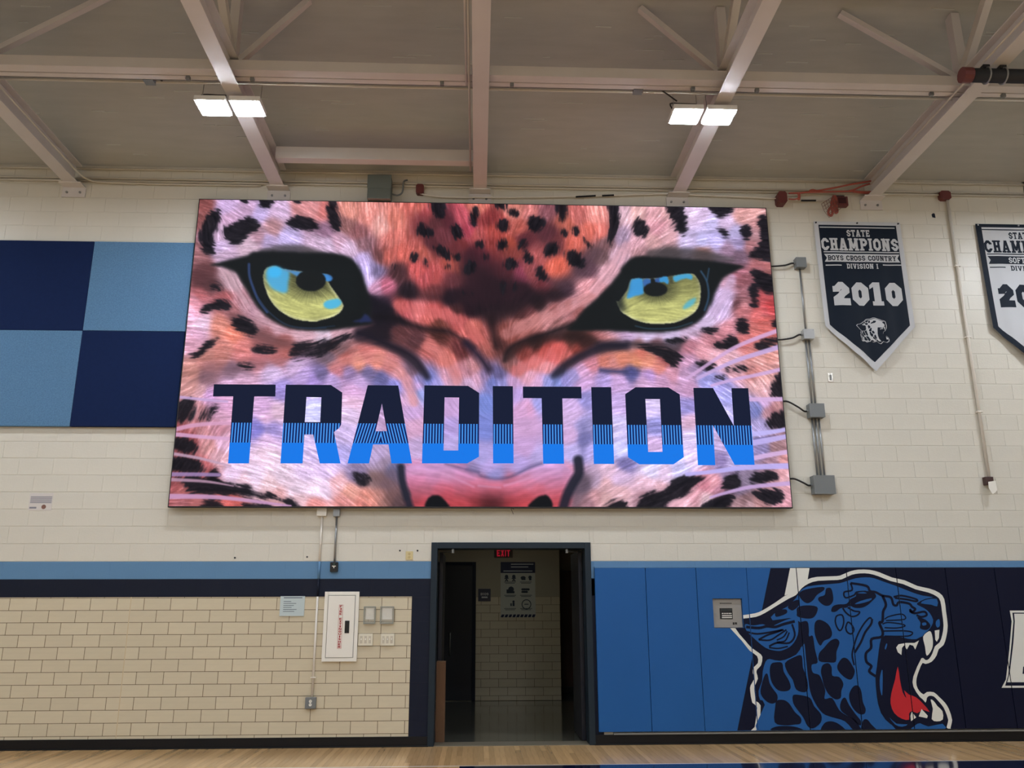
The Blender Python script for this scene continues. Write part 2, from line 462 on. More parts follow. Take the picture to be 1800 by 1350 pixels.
# ---- doorway (steel frame, two leaves folded back into the corridor)
FRM = mat('door_frame_slate', (22, 36, 46), 0.45, var=.05, spec=.3)
DLEAF = mat('door_leaf_navy', (16, 20, 34), 0.4)
fw_ = 0.06
d1 = MB().box(DX0 - .012, DX0 + fw_, -.018, TH + .02, 0, DZ + .012).box(DX1 - fw_, DX1 + .012, -.018, TH + .02, 0, DZ + .012).box(DX0 + fw_, DX1 - fw_, -.018, TH + .02, DZ - fw_, DZ + .012)
door_1 = struct(d1.build('door_1', FRM, bevel=.004), 'slate steel frame of the open double doorway')
for s, hx in ((1, DX0 + fw_ + .002), (-1, DX1 - fw_ - .002)):
    y0_ = TH + (.32 if s > 0 else .03)
    lf = MB().box(min(hx, hx + s * .045), max(hx, hx + s * .045), y0_, y0_ + .84, .012, DZ - fw_ - .01).build('door_leaf', DLEAF, door_1, bevel=.003)
    # overhead stop fixed to the frame head
    cx = W(796 if s > 0 else 996, 967, .05)
    MB().tube([(cx.x, .04, DZ - fw_ - .006), (cx.x, .04, DZ - fw_ - .05)], .018, 10).build('closer_knob', GALV, door_1)
    MB().bar((cx.x, .05, DZ - fw_ - .03), (hx + s * .03, .22, DZ - fw_ - .035), .02, .008).build('closer_arm', GALV, door_1)
MB().box(DX0 - .0, DX1 + .0, -.005, TH + .03, 0.0, .006).build('threshold', mat('threshold_metal', (120, 112, 96), .5, metal=.3), door_1)

# ---- floors
MAPLE = mat('maple_board', (200, 163, 114), 0.22, var=.07, vscale=3, objvar=.2, coat=.35, stretch=(14, 1, 14))
def floor_mat():
    m = mat('maple_floor', (206, 172, 128), .22, coat=.35); nt = m.node_tree; b = nt.nodes['Principled BSDF']
    tc = nt.nodes.new('ShaderNodeTexCoord'); mp = nt.nodes.new('ShaderNodeMapping'); mp.inputs['Rotation'].default_value = (0, 0, math.pi / 2)
    bt = nt.nodes.new('ShaderNodeTexBrick'); bt.inputs['Scale'].default_value = 1; bt.inputs['Brick Width'].default_value = .8; bt.inputs['Row Height'].default_value = .057
    bt.inputs['Mortar Size'].default_value = .001; bt.inputs['Color1'].default_value = L3((214, 182, 138)); bt.inputs['Color2'].default_value = L3((194, 156, 110)); bt.inputs['Mortar'].default_value = L3((120, 90, 60))
    nt.links.new(tc.outputs['Object'], mp.inputs['Vector']); nt.links.new(mp.outputs['Vector'], bt.inputs['Vector']); nt.links.new(bt.outputs['Color'], b.inputs['Base Color'])
    return m
YB = -1.55
floor = struct(MB().box(ROOM_X0, ROOM_X1, ROOM_Y, YB, -.1, 0).box(ROOM_X0, -6.55, YB, 0.0, -.1, 0).box(6.05, ROOM_X1, YB, 0.0, -.1, 0).box(-6.55, 6.05, YB, 0.0, -.1, -.004).build('floor', floor_mat()), 'light maple strip court floor with navy border')
PWD = 0.0572
xb = -6.55; i = 0; rp = random.Random(11); planks = []
while xb < 6.05 - .01:
    x1 = min(xb + PWD, 6.05)
    cut = rp.uniform(-1.35, -.15)
    if rp.random() < .36: planks += [(xb, x1, YB, cut), (xb, x1, cut, 0.0)]
    else: planks.append((xb, x1, YB, 0.0))
    xb = x1
pc = {}
for (a, b_, c, d) in planks[:300]:
    key = (round(b_ - a, 4), round(d - c, 2))
    if key not in pc:
        me = MB().box(-(b_ - a) / 2 + .0005, (b_ - a) / 2 - .0005, -(d - c) / 2 + .0005, (d - c) / 2 - .0005, -.004, 0).mesh('plank', .0006); me.materials.append(MAPLE); pc[key] = me
    o = link('plank', pc[key], None, floor); o.location = ((a + b_) / 2, (c + d) / 2, 0)
# painted court border and its light line
nx0 = PZ(808, 1345).x; ny = PZ(1300, 1342).y
NAVYFL = mat('court_paint_navy', (18, 26, 56), 0.12, coat=.6)
LINEFL = mat('court_line_white', (222, 216, 204), .2, coat=.4)
MB().box(nx0, ROOM_X1 - .5, ny - 1.6, ny, 0.0002, .0012).build('court_border_paint', NAVYFL, floor)
MB().box(-9, ROOM_X1 - .5, ny, ny + .03, 0.0002, .0012).build('court_line', LINEFL, floor)

# ---- corridor behind the doorway
HY = 4.9
hxl = W(836, 1100, HY).x; hxr = W(985, 1100, HY).x
HALLF = mat('corridor_terrazzo', (92, 92, 82), 0.12, var=.08, vscale=6, coat=.5)
HALLW = mat('corridor_paint', (168, 160, 140), .6)
struct(MB().box(-3.6, 4.2, 0.0, 7.2, -.1, -.002).build('floor_corridor', HALLF))
struct(MB().box(-3.6, 4.2, TH, 7.2, 2.8, 2.9).build('ceiling_corridor', HALLW))
struct(MB().box(-3.7, -3.6, TH, 7.2, 0, 2.9).build('wall_corridor_left', HALLW))
struct(MB().box(4.2, 4.3, TH, 7.2, 0, 2.9).build('wall_corridor_right', HALLW))
wall_cor = struct(MB().box(-3.6, hxr, HY + .003, HY + .2, 0, 2.8).box(-3.6, 4.2, 6.05, 6.2, 0, 2.8).build('wall_corridor_back', HALLW), 'corridor wall with beige tile below and paint above')
HTZ = W(900, 1049, HY).z
MB().box(hxl, hxr, HY + .0022, HY + .01, 0, HTZ).build('mortar_bed', MORTAR_T, wall_cor)
hj = W(845, 1050 + 480 / 3.214 - 100, HY).x
hoff = W(730 + 372 / 3.214, 930 + 505 / 3.214, HY).x
for k in range(0, 13):
    z1 = HTZ - THT * k; z0 = max(z1 - THT, 0)
    if z1 < .01: break
    off = hoff + (0 if k % 2 == 0 else TWD / 2)
    for n in range(-2, 8):
        a = max(off + n * TWD, hxl); b_ = min(off + (n + 1) * TWD, hxr)
        if b_ - a < .02: continue
        o = link('tile', slab_mesh(b_ - a - TJ, z1 - z0 - TJ, .012, .0012, GLAZE), None, wall_cor); o.location = ((a + b_) / 2, HY, (z0 + z1) / 2)
# navy door in the corridor wall, brown door beyond
nd = struct(MB().box(hxl - .06, hxl, HY - .03, HY + .02, 0, 2.3).box(-1.75, hxl - .06, HY - .03, HY + .02, 2.24, 2.3).build('door_2', NAVYP, bevel=.004), 'navy steel door and frame in the corridor wall')
lf = MB().box(-1.75, hxl - .06, HY - .012, HY + .002, .01, 2.24).build('door_leaf', mat('corridor_door_dark', (12, 16, 30), .5), nd)
hx_ = W(791, 1130, HY - .05)
z_a = W(791, 1112, HY - .05).z; z_b = W(791, 1152, HY - .05).z
MB().tube([(hx_.x, HY - .012, z_b), (hx_.x, HY - .06, z_b + .03), (hx_.x, HY - .06, z_a - .03), (hx_.x, HY - .012, z_a)], .012, 8).build('pull_handle', GALV, nd, smooth=True)
bd = struct(MB().box(hxr + .05, 3.3, 6.0, 6.05, .01, 2.2).build('door_3', mat('brown_wood_door', (92, 56, 36), .45, var=.1, vscale=2, stretch=(8, 8, .6)), bevel=.004), 'brown wooden door at the end of the dark corridor')
MB().box(hxr + .05, 3.3, 5.98, 6.0, 0.0, .12).build('kick_plate', mat('dark_plate', (30, 24, 22), .5), bd)

t = thing('corridor_fill_light', 'dim unseen fill light added under the corridor ceiling behind the doorway', 'light', (0.4, 3.2, 2.72))  # added fill lamp, out of view, brightens the dark corridor
MB().box(-.2, 1.0, 2.95, 3.5, 2.74, 2.798).build('housing', WHITEP, t, bevel=.004)
MB().box(-.18, .98, 2.97, 3.48, 2.732, 2.74).build('fill_panel', emit('corridor_fill_glow', (250, 255, 240), 1.9), t)

# ================================================================== ROOF STEEL
TXS = [-7.98, -5.32, -2.66, 0.0, 2.66, 5.32, 7.98]
CZ = 6.87
PY = PZ(900, 146, 6.97).y                  # panel point: where the cross strut meets the chords
def chord_mesh(y0, y1):
    b = MB()
    b.box(-.088, .088, y0, y1, 0, .014).box(-.006, .006, y0, y1, .014, .266).box(-.088, .088, y0, y1, .266, .28)
    return b
cm = chord_mesh(ROOM_Y + .3, -.06).mesh('bottom_chord', .002); cm.materials.append(STEELW)
def deckz(y): return DECK_Z - DECK_S * y
place = {-7.98: 'outermost truss beyond the hanging black tube or acoustic panels', -5.32: 'above the acoustic panels', -2.66: 'with a light, ending near the grey electrical box',
         0.0: 'with conduits along it, ending above the middle of the screen', 2.66: 'with a twin light, ending at a cable by the screen corner', 5.32: 'carrying the black tube, ending above the navy banner', 7.98: 'far truss'}
for X in TXS:
    if abs(X) > 7: lab = 'white steel roof truss out past the ' + ('acoustic panels' if X < 0 else 'white banner')
    else: lab = 'white steel roof truss ' + place[X]
    t = thing('roof_truss', lab, 'truss', (X, 0, CZ), 'white roof trusses')
    c = link('bottom_chord', cm, None, t, True)
    MB().box(-.14, .14, -.16, -.002, -.014, 0).build('bearing_plate', STEELW, t, local=True, bevel=.002)
    pl = MB().box(-.15, .15, -.022, -.001, -.15, -.014).build('wall_plate', STEELW, t, local=True, bevel=.002)
    for sx in (-.085, .085): MB().tube([(sx, -.022, -.085), (sx, -.036, -.085)], .016, 6).build('bolt', GALV, pl)
    top = deckz(PY) - CZ
    if X != 0.0:
        MB().box(-.05, .05, PY - .06, PY + .06, .28, top).build('web_post', STEELW, t, local=True, bevel=.003)
        for yy in (PY - 1.5,):
            MB().bar((0, PY, .28), (0, yy, deckz(yy) - CZ), .1, .08, (1, 0, 0)).build('web_diagonal', STEELW, t, local=True)
        for sx in (-1, 1):
            MB().bar((sx * .05, PY - .02, .24), (sx * {(-2.66, 1): .78, (2.66, -1): .9, (2.66, 1): .5, (-2.66, -1): .5}.get((X, sx), 1.3), PY - .02, top - .02), .06, .07, (0, 1, 0)).build('lateral_brace', STEELW, t, local=True)
# cross strut (two flanges with a slot between) and purlin under the deck
st = MB()
st.box(-11.9, 11.9, PY - .12, PY - .015, CZ + .1, CZ + .13).box(-11.9, 11.9, PY + .0, PY + .085, CZ + .1, CZ + .13).box(-11.9, 11.9, PY - .13, PY - .115, CZ + .1, CZ + .22).box(-11.9, 11.9, PY + .07, PY + .085, CZ + .1, CZ + .22)
strut = tag(st.build('cross_strut', STEELW, bevel=.002), 'long white steel strut crossing all the roof trusses above the lights', 'beam')
for px in (330, 443, 777, 900, 1219, 1332, 1640, 1767):
    p = PZ(px, 137 + (px - 900) * .02 + 9, CZ + .09)
    MB().box(p.x - .02, p.x + .02, PY - .01, PY + .03, CZ + .06, CZ + .1).build('strut_clip', GREYBOX, strut)
tag(MB().box(-11.9, 11.9, PY - .45, PY - .33, deckz(PY - .33) - .16, deckz(PY - .33) - .01).build('deck_purlin', STEELW, bevel=.003), 'white purlin under the deck at the heads of the truss posts', 'beam')
sp = PZ(650, 283, CZ + .1)
tag(MB().box(-2.66 + .09, -.09, sp.y - .04, sp.y + .09, CZ + .1, CZ + .26).build('wall_strut', STEELW, bevel=.004), 'short white beam between two trusses above the screen and grey electrical box', 'beam')

# ---- twin LED high bay lights
LEDM = emit('led_panel_white', (236, 243, 255), LAMP)
HOUS = mat('lamp_housing', (226, 226, 222), .4)
LZ = 6.74
hm = MB().box(-.165, .165, -.15, .15, .012, .07).mesh('housing', .006); hm.materials.append(HOUS)
lm_ = MB().box(-.145, .145, -.0615, .0615, 0, .013).mesh('led_strip'); lm_.materials.append(LEDM)
hgm = MB().tube([(0, 0, .07), (0, 0.02, .36)], .004, 5).mesh('hanger_wire'); hgm.materials.append(GALV)
def twin_light(x, y, label, group=None):
    t = thing('high_bay_light', label, 'light', (x, y, LZ), group)
    for sx in (-.185, .185):
        h = link('housing', hm, None, t, True); h.location = (sx, 0, 0)
        
        for sy in (-.0735, .0735):
            e = link('led_strip', lm_, None, h, True); e.location = (0, sy, 0)
        for so in (-.13, .13):
            w = link('hanger_wire', hgm, None, t, True); w.location = (sx + so, 0, 0)
    cb_ = MB().tube(smooth_path([(-.3, .02, .07), (-.34, .05, .2), (-.2, .15, .27), (.0, .2, .3)]), .008, 6).build('power_cable', BLACKC, t, local=True)
    return t
la = PZ(405, 192, LZ); lb = PZ(1235, 207, LZ)
twin_light(la.x, la.y, 'lit twin LED light under the truss that ends near the grey electrical box')
twin_light(lb.x, lb.y, 'lit twin LED light under the truss nearest the orange conduits')
for yy in (-6.6, -11.2, -15.8, -20.4):
    for xx in (-8.0, -2.66, 2.66, 8.0):
        twin_light(xx, yy, 'lit twin LED light over the court away from the screen wall', 'lights over the open court')
for xx in (-8.0, 8.0): twin_light(xx, (la.y + lb.y) / 2, 'lit twin LED light by the screen wall near the corners of the gym', 'lights near the gym corners')
# ================================================================== LED SCREEN
SCY = -.13
CR = {'A': (300, 340), 'B': (560, 340), 'C': (820, 340), 'D': (1100, 340), 'E': (300, 520), 'F': (560, 520), 'G': (820, 520), 'H': (1100, 520),
      'I': (290, 700), 'J': (560, 700), 'K': (820, 700), 'L': (1120, 700)}
QS = 280 / 1800.0
def q(c, x, y): return (CR[c][0] + x * QS, CR[c][1] + y * QS)
def qs(c, pts): return [q(c, x, y) for x, y in pts]
def qm(*segs):
    out = []
    for c, pts in segs: out += qs(c, pts)
    return out
NUX, NUZ = 920, 488
gx = np.linspace(SX0, SX1, NUX); gz = np.linspace(SZ1, SZ0, NUZ)
GX, GZ = np.meshgrid(gx, gz)
def np_proj(X, Y, Z):
    vx, vy, vz = X - CAM.x, Y - CAM.y, Z - CAM.z
    dz = vx * fw.x + vy * fw.y + vz * fw.z
    return 900 + F_PX * (vx * rt.x + vy * rt.y + vz * rt.z) / dz, 675 - F_PX * (vx * up.x + vy * up.y + vz * up.z) / dz
PX, PY_ = np_proj(GX, np.full_like(GX, SCY), GZ)

# --- colour samples of the displayed picture: crop letter, x, y, r, g, b
COLS = """A 380 120 150 85 80;A 330 250 160 95 90;A 620 160 215 180 215;A 660 280 215 170 195;A 900 180 200 160 185;A 980 220 205 180 220;A 1250 170 215 180 205;A 1450 130 210 140 135;A 1620 160 225 150 145;A 560 470 205 170 190;A 560 600 205 175 205;A 1000 480 185 140 150;A 1100 520 195 170 205;A 1300 500 200 180 220;A 900 600 215 180 190;A 1150 400 190 140 140;A 1700 560 215 180 200;A 1750 440 150 110 130;A 330 700 165 110 110;A 600 700 205 170 190;A 400 850 130 80 80;A 350 950 115 70 72;A 420 1020 110 70 72;A 620 950 200 160 165;A 700 1000 205 165 170;A 800 1200 190 135 140;A 950 1290 190 140 150;A 330 1130 195 110 110;A 600 1180 180 100 100;A 280 1300 225 150 160
B 60 180 225 130 120;B 350 200 225 145 125;B 550 250 225 140 125;B 700 350 240 170 155;B 850 300 225 130 110;B 850 500 225 125 110;B 750 700 215 110 95;B 950 650 215 105 90;B 450 450 160 100 100;B 300 350 150 100 95;B 200 520 195 150 165;B 500 560 150 105 110;B 100 560 205 175 195;B 350 620 215 180 200;B 500 760 200 175 215;B 560 850 200 180 225;B 640 870 120 105 135;B 640 1060 210 150 175;B 760 1040 205 110 130;B 560 980 205 180 215;B 700 700 120 75 75;B 1100 180 215 110 95;B 1180 250 195 85 85;B 1330 330 110 60 60;B 1450 300 110 50 60;B 1600 250 205 90 100;B 1700 420 190 75 90;B 1380 450 150 75 80;B 1100 560 190 95 85;B 1170 640 200 100 85;B 1250 560 100 50 55;B 1120 860 215 95 90;B 1200 950 190 85 85;B 1330 950 200 90 85;B 1530 810 215 100 80;B 1480 960 170 80 80;B 1600 600 140 60 60;B 1700 700 100 45 55;B 1300 1100 130 65 65;B 900 900 90 55 58;B 1000 1100 50 38 45;B 1500 1180 38 30 40;B 700 1250 60 45 60;B 1000 1300 200 95 95;B 1300 1320 200 90 85;B 1700 1200 45 30 40
C 100 130 220 120 100;C 250 300 150 60 60;C 300 400 190 80 70;C 550 150 230 140 120;C 700 200 220 130 120;C 900 200 150 90 95;C 600 400 200 100 85;C 480 600 190 85 65;C 300 600 170 70 65;C 640 500 120 55 60;C 900 450 110 60 65;C 1000 550 130 65 65;C 1100 330 200 105 85;C 1250 250 210 115 105;C 1450 250 240 150 135;C 1380 420 235 120 100;C 1500 450 225 120 105;C 1200 560 225 110 90;C 1020 850 235 110 85;C 800 650 190 95 90;C 700 880 160 80 80;C 600 920 160 70 90;C 850 1050 130 60 65;C 450 900 110 50 55;C 150 700 110 45 55;C 100 450 190 90 85;C 150 950 60 38 45;C 300 1100 42 32 38;C 600 1100 75 42 50;C 800 1250 60 40 42;C 1100 1100 80 55 65;C 1000 1150 90 55 58;C 1350 850 110 75 85;C 1500 700 130 95 95;C 1550 550 150 105 105;C 1750 500 180 150 170;C 1780 200 235 190 195;C 1700 700 215 170 180;C 1600 900 225 170 175;C 1350 1050 215 145 145;C 1450 1100 220 150 150;C 1150 1250 190 120 115;C 1000 1300 175 105 100;C 1250 1320 170 100 95;C 700 1320 110 60 60
D 100 200 240 185 175;D 300 220 225 165 165;D 450 170 225 170 165;D 350 400 215 150 155;D 100 550 215 160 165;D 300 550 225 170 165;D 450 480 225 170 170;D 720 200 225 195 215;D 850 250 220 190 215;D 950 330 205 190 225;D 1100 330 215 185 210;D 1300 250 215 155 145;D 1450 230 220 160 150;D 1480 330 200 140 135;D 700 540 205 185 215;D 850 560 205 195 235;D 1000 520 200 185 230;D 1230 450 195 180 215;D 1250 560 170 150 185;D 1150 640 165 130 150;D 1430 480 190 140 140;D 1400 580 180 120 120;D 1250 720 130 100 115;D 150 660 190 140 140;D 450 680 130 105 105;D 850 640 160 115 105;D 1550 760 190 115 110;D 1500 830 190 115 115;D 1600 880 180 110 105;D 1240 900 180 110 120;D 1150 1000 205 155 170;D 1100 1150 210 180 210;D 1050 1280 200 175 205;D 1300 980 150 90 95;D 1350 1100 170 110 115;D 1550 1180 200 90 90;D 1620 1280 215 85 85;D 1300 1250 185 120 120;D 1560 1320 215 100 100
E 260 50 225 150 160;E 260 180 230 165 185;E 350 300 230 190 205;E 300 420 225 170 190;E 550 330 215 135 115;E 700 430 230 130 105;E 620 560 220 140 125;E 800 600 220 130 120;E 400 680 210 140 125;E 250 520 225 165 180;E 560 700 205 130 115;E 800 670 215 130 125;E 250 850 210 145 130;E 400 760 200 130 120;E 700 150 165 105 105;E 850 100 195 145 150;E 1050 250 195 145 150;E 1200 360 205 155 160;E 1500 440 220 170 175;E 1750 460 230 205 215;E 1100 430 165 105 105;E 1250 520 170 100 95;E 1300 620 205 115 105;E 1200 680 205 120 115;E 1000 700 205 125 125;E 1150 850 215 185 215;E 1400 780 210 175 205;E 700 830 140 110 125;E 800 930 205 160 180;E 650 1000 210 165 190;E 250 1000 210 150 140;E 400 920 150 110 115;E 350 1050 220 165 165;E 430 1090 200 150 190;E 1250 1050 165 145 205;E 1500 900 190 160 205;E 1700 870 125 110 150;E 1600 950 180 150 210;E 600 1250 215 160 190;E 1050 1250 215 170 205;E 1200 1300 230 190 205
F 200 430 215 165 170;F 150 550 150 100 95;F 250 600 150 110 110;F 100 680 130 105 115;F 600 60 55 45 60;F 950 100 200 90 85;F 1100 150 235 130 125;F 1250 220 220 110 100;F 1450 200 215 105 100;F 1600 280 200 95 90;F 1700 400 215 110 100;F 1550 120 80 45 45;F 1700 150 50 30 38;F 1350 320 120 65 55;F 950 400 110 65 65;F 1100 480 100 60 62;F 1250 560 205 110 100;F 1350 430 90 50 45;F 1450 700 220 120 105;F 1550 850 215 140 145;F 1450 900 215 155 170;F 1700 850 190 130 140;F 1600 600 110 55 55;F 300 680 190 105 95;F 550 640 220 125 115;F 450 750 235 150 125;F 650 730 230 140 120;F 800 770 215 130 125;F 900 870 220 150 155;F 200 820 200 120 125;F 350 870 160 130 170;F 550 860 130 115 155;F 700 930 120 115 165;F 850 990 150 145 210;F 450 960 200 165 205;F 150 930 190 160 205;F 1000 950 220 160 180;F 1100 1000 205 165 205;F 1050 830 140 105 120;F 1130 930 155 140 190;F 1230 940 120 125 185;F 1320 980 170 160 215;F 400 1050 220 170 205;F 380 1200 230 185 205;F 1050 1150 220 170 195;F 1150 1100 160 165 215;F 1500 950 215 165 185;F 1700 970 205 165 190
G 50 350 215 115 100;G 150 450 200 105 95;G 250 560 170 95 85;G 350 550 95 55 52;G 450 420 150 80 70;G 600 330 190 115 105;G 750 250 200 125 115;G 900 230 215 145 140;G 1050 150 205 140 140;G 1200 100 225 165 170;G 1350 40 215 150 150;G 1000 320 160 105 100;G 600 180 95 55 55;G 800 550 75 45 42;G 650 650 150 70 62;G 850 600 200 85 75;G 1030 600 220 95 85;G 950 680 225 110 105;G 1100 680 205 105 95;G 1250 570 150 70 60;G 1200 480 100 58 50;G 750 760 225 135 130;G 900 780 235 150 150;G 600 830 200 130 130;G 480 760 150 95 90;G 700 900 230 165 180;G 800 960 220 170 200;G 60 800 200 135 135;G 100 920 220 165 185;G 200 900 150 125 160;G 280 960 125 130 190;G 350 880 110 100 140;G 400 980 160 155 210;G 500 960 205 160 195;G 1000 950 130 140 195;G 900 970 160 160 215;G 1100 930 150 140 195;G 1200 900 160 145 190;G 1300 850 205 155 185;G 1400 750 215 135 145;G 1550 730 220 130 110;G 1750 700 230 140 110;G 1650 780 220 140 130;G 1300 980 210 165 205;G 1550 920 180 155 205;G 1700 950 205 165 205;G 200 1200 130 145 210;G 560 1100 195 165 215;G 680 1250 220 160 190;G 800 1200 170 165 220;G 1180 1250 215 180 220;G 1340 1150 160 150 205;G 1720 1200 205 175 220
H 60 470 200 165 195;H 250 450 215 195 220;H 500 440 215 195 220;H 700 400 205 170 190;H 900 300 215 190 215;H 1050 180 215 185 215;H 1130 60 215 185 215;H 1250 80 120 75 80;H 1300 150 200 120 120;H 1500 200 220 110 105;H 1600 120 220 75 75;H 1550 280 225 110 100;H 1150 370 215 140 145;H 950 430 200 130 135;H 1450 400 225 125 115;H 1550 330 220 115 105;H 1350 480 215 120 115;H 1000 500 190 120 125;H 700 560 200 130 140;H 300 530 130 90 95;H 100 530 160 115 110;H 150 640 220 120 100;H 100 720 225 145 105;H 250 730 230 145 115;H 350 800 225 140 130;H 400 730 190 105 100;H 850 620 230 160 165;H 1000 650 235 175 180;H 700 730 215 160 185;H 1150 700 230 175 180;H 1450 600 215 130 120;H 1600 680 220 150 135;H 1500 720 225 160 150;H 1650 800 225 160 150;H 1550 900 225 165 155;H 1450 850 215 140 130;H 1200 870 225 165 170;H 50 850 90 90 140;H 250 890 190 150 200;H 400 950 205 155 185;H 650 900 205 160 190;H 200 970 210 165 195;H 500 870 215 150 165;H 750 800 160 130 160;H 900 960 165 160 215;H 1100 980 170 160 215;H 1500 1000 225 170 165;H 1550 1100 225 170 170;H 700 1050 205 155 185;H 680 1250 165 155 215;H 1120 1150 175 170 225;H 1450 1250 150 150 205;H 1650 1280 160 105 110;H 1550 1190 215 175 210;H 300 1250 205 185 225
I 350 130 205 140 140;I 650 150 220 165 185;I 200 300 170 90 90;I 300 260 190 120 120;I 600 350 205 140 150;I 450 420 205 140 140;I 300 470 160 80 80;I 500 520 215 150 145;I 650 480 225 175 195;I 1150 200 225 180 205;I 1050 330 140 130 200;I 1200 330 170 150 205;I 1150 450 225 185 215;I 1150 600 235 200 210;I 600 650 225 170 175;I 450 760 205 110 110;I 800 800 235 200 220;I 1000 850 235 205 220;I 1300 850 235 205 215;I 1600 800 225 195 220;I 900 900 230 190 195;I 1200 950 235 195 195;I 1500 1000 235 205 215;I 1700 1000 240 210 220;I 1250 1080 230 170 165;I 1500 1130 235 190 190;I 1700 1190 235 150 140;I 100 1000 170 90 90;I 180 1040 180 100 95;I 200 1180 170 100 100;I 350 1190 190 110 105;I 740 1180 225 110 100;I 1680 150 215 210 245;I 1650 600 215 190 225
J 350 150 225 195 220;J 300 400 210 185 220;J 260 600 190 175 225;J 100 800 225 195 225;J 50 1000 235 205 220;J 200 950 230 175 175;J 350 1050 230 160 140;J 550 1120 225 145 125;J 300 1150 230 150 140;J 500 1190 215 130 115;J 650 650 195 170 205;J 700 720 170 145 165;J 420 820 150 130 160;J 650 900 160 125 120;J 750 950 140 110 115;J 700 1050 190 130 115;J 800 1100 150 105 95;J 900 1150 100 75 75;J 830 820 120 120 160;J 1050 150 205 165 205;J 1080 300 215 165 190;J 1120 550 200 170 205;J 1500 300 185 160 210;J 1490 100 205 165 205;J 1500 500 190 170 215;J 1100 800 215 145 180;J 1300 780 205 150 195;J 1100 900 215 120 150;J 1300 900 175 130 165;J 1450 840 215 160 195;J 1600 900 215 130 165;J 1650 830 205 140 180;J 1200 1000 160 105 120;J 1350 1000 220 85 95;J 1450 1050 230 70 75;J 1550 1130 215 80 80;J 1600 1000 170 80 90;J 1700 1000 205 85 95;J 1750 1100 195 80 85;J 1100 1120 110 70 80;J 1180 1150 170 70 80
K 50 800 150 135 175;K 200 300 130 140 205;K 170 650 180 165 215;K 250 750 190 165 215;K 650 100 215 165 200;K 650 300 210 165 200;K 650 550 200 160 200;K 600 720 190 165 215;K 800 650 190 170 215;K 300 850 160 150 200;K 1170 150 215 180 215;K 1150 400 215 175 210;K 1200 600 195 180 225;K 1330 450 130 125 175;K 1320 300 160 150 195;K 1400 550 190 175 225;K 1700 300 210 195 230;K 1740 600 205 200 240;K 1770 700 130 120 170;K 1000 800 205 160 205;K 1150 830 220 150 175;K 800 870 195 155 195;K 700 930 215 140 160;K 500 980 215 110 125;K 950 950 200 140 170;K 800 1000 225 110 115;K 650 1100 215 80 80;K 300 990 215 100 105;K 150 960 205 110 125;K 200 1100 120 60 70;K 330 1150 110 65 75;K 500 1150 200 75 80;K 1000 1120 215 95 105;K 950 1050 225 120 130;K 60 1120 190 75 80;K 1300 950 110 95 110;K 1450 900 190 160 180;K 1550 950 225 175 175;K 1700 880 225 190 215;K 1600 800 230 190 205;K 1450 1100 205 150 150;K 1350 1150 170 125 130;K 1700 1050 230 180 180;K 1550 1120 225 175 170
L 180 80 225 205 230;L 200 300 150 145 200;L 180 520 215 180 215;L 560 80 165 150 205;L 580 230 230 185 205;L 590 450 220 200 230;L 600 650 225 200 230;L 1030 150 200 190 235;L 930 500 190 165 200;L 950 680 150 130 175;L 1050 700 200 180 220;L 150 800 225 210 235;L 300 830 225 195 215;L 100 950 230 185 195;L 250 1000 225 175 180;L 100 1100 180 135 140;L 450 780 200 190 225;L 750 950 220 140 150;L 850 950 230 160 165;L 650 1100 230 165 170;L 500 1170 235 180 185;L 750 1130 235 195 195;L 900 1000 190 130 145;L 1030 850 160 135 165;L 1200 900 150 130 150;L 1150 1000 130 110 130;L 1330 120 130 135 190;L 1450 150 205 150 155;L 1550 100 215 155 150;L 1600 180 130 95 100;L 1380 280 175 160 200;L 1400 560 150 135 175;L 1550 540 165 125 125;L 1650 680 215 150 145;L 1500 700 170 130 140;L 1600 850 220 160 160;L 1650 900 220 165 165;L 1700 1050 215 155 160;L 1200 1130 140 105 105;L 1350 1150 200 145 140;L 1250 1190 190 150 150;L 1100 1190 180 140 140;L 1650 1190 225 160 165;L 950 1170 70 55 60"""
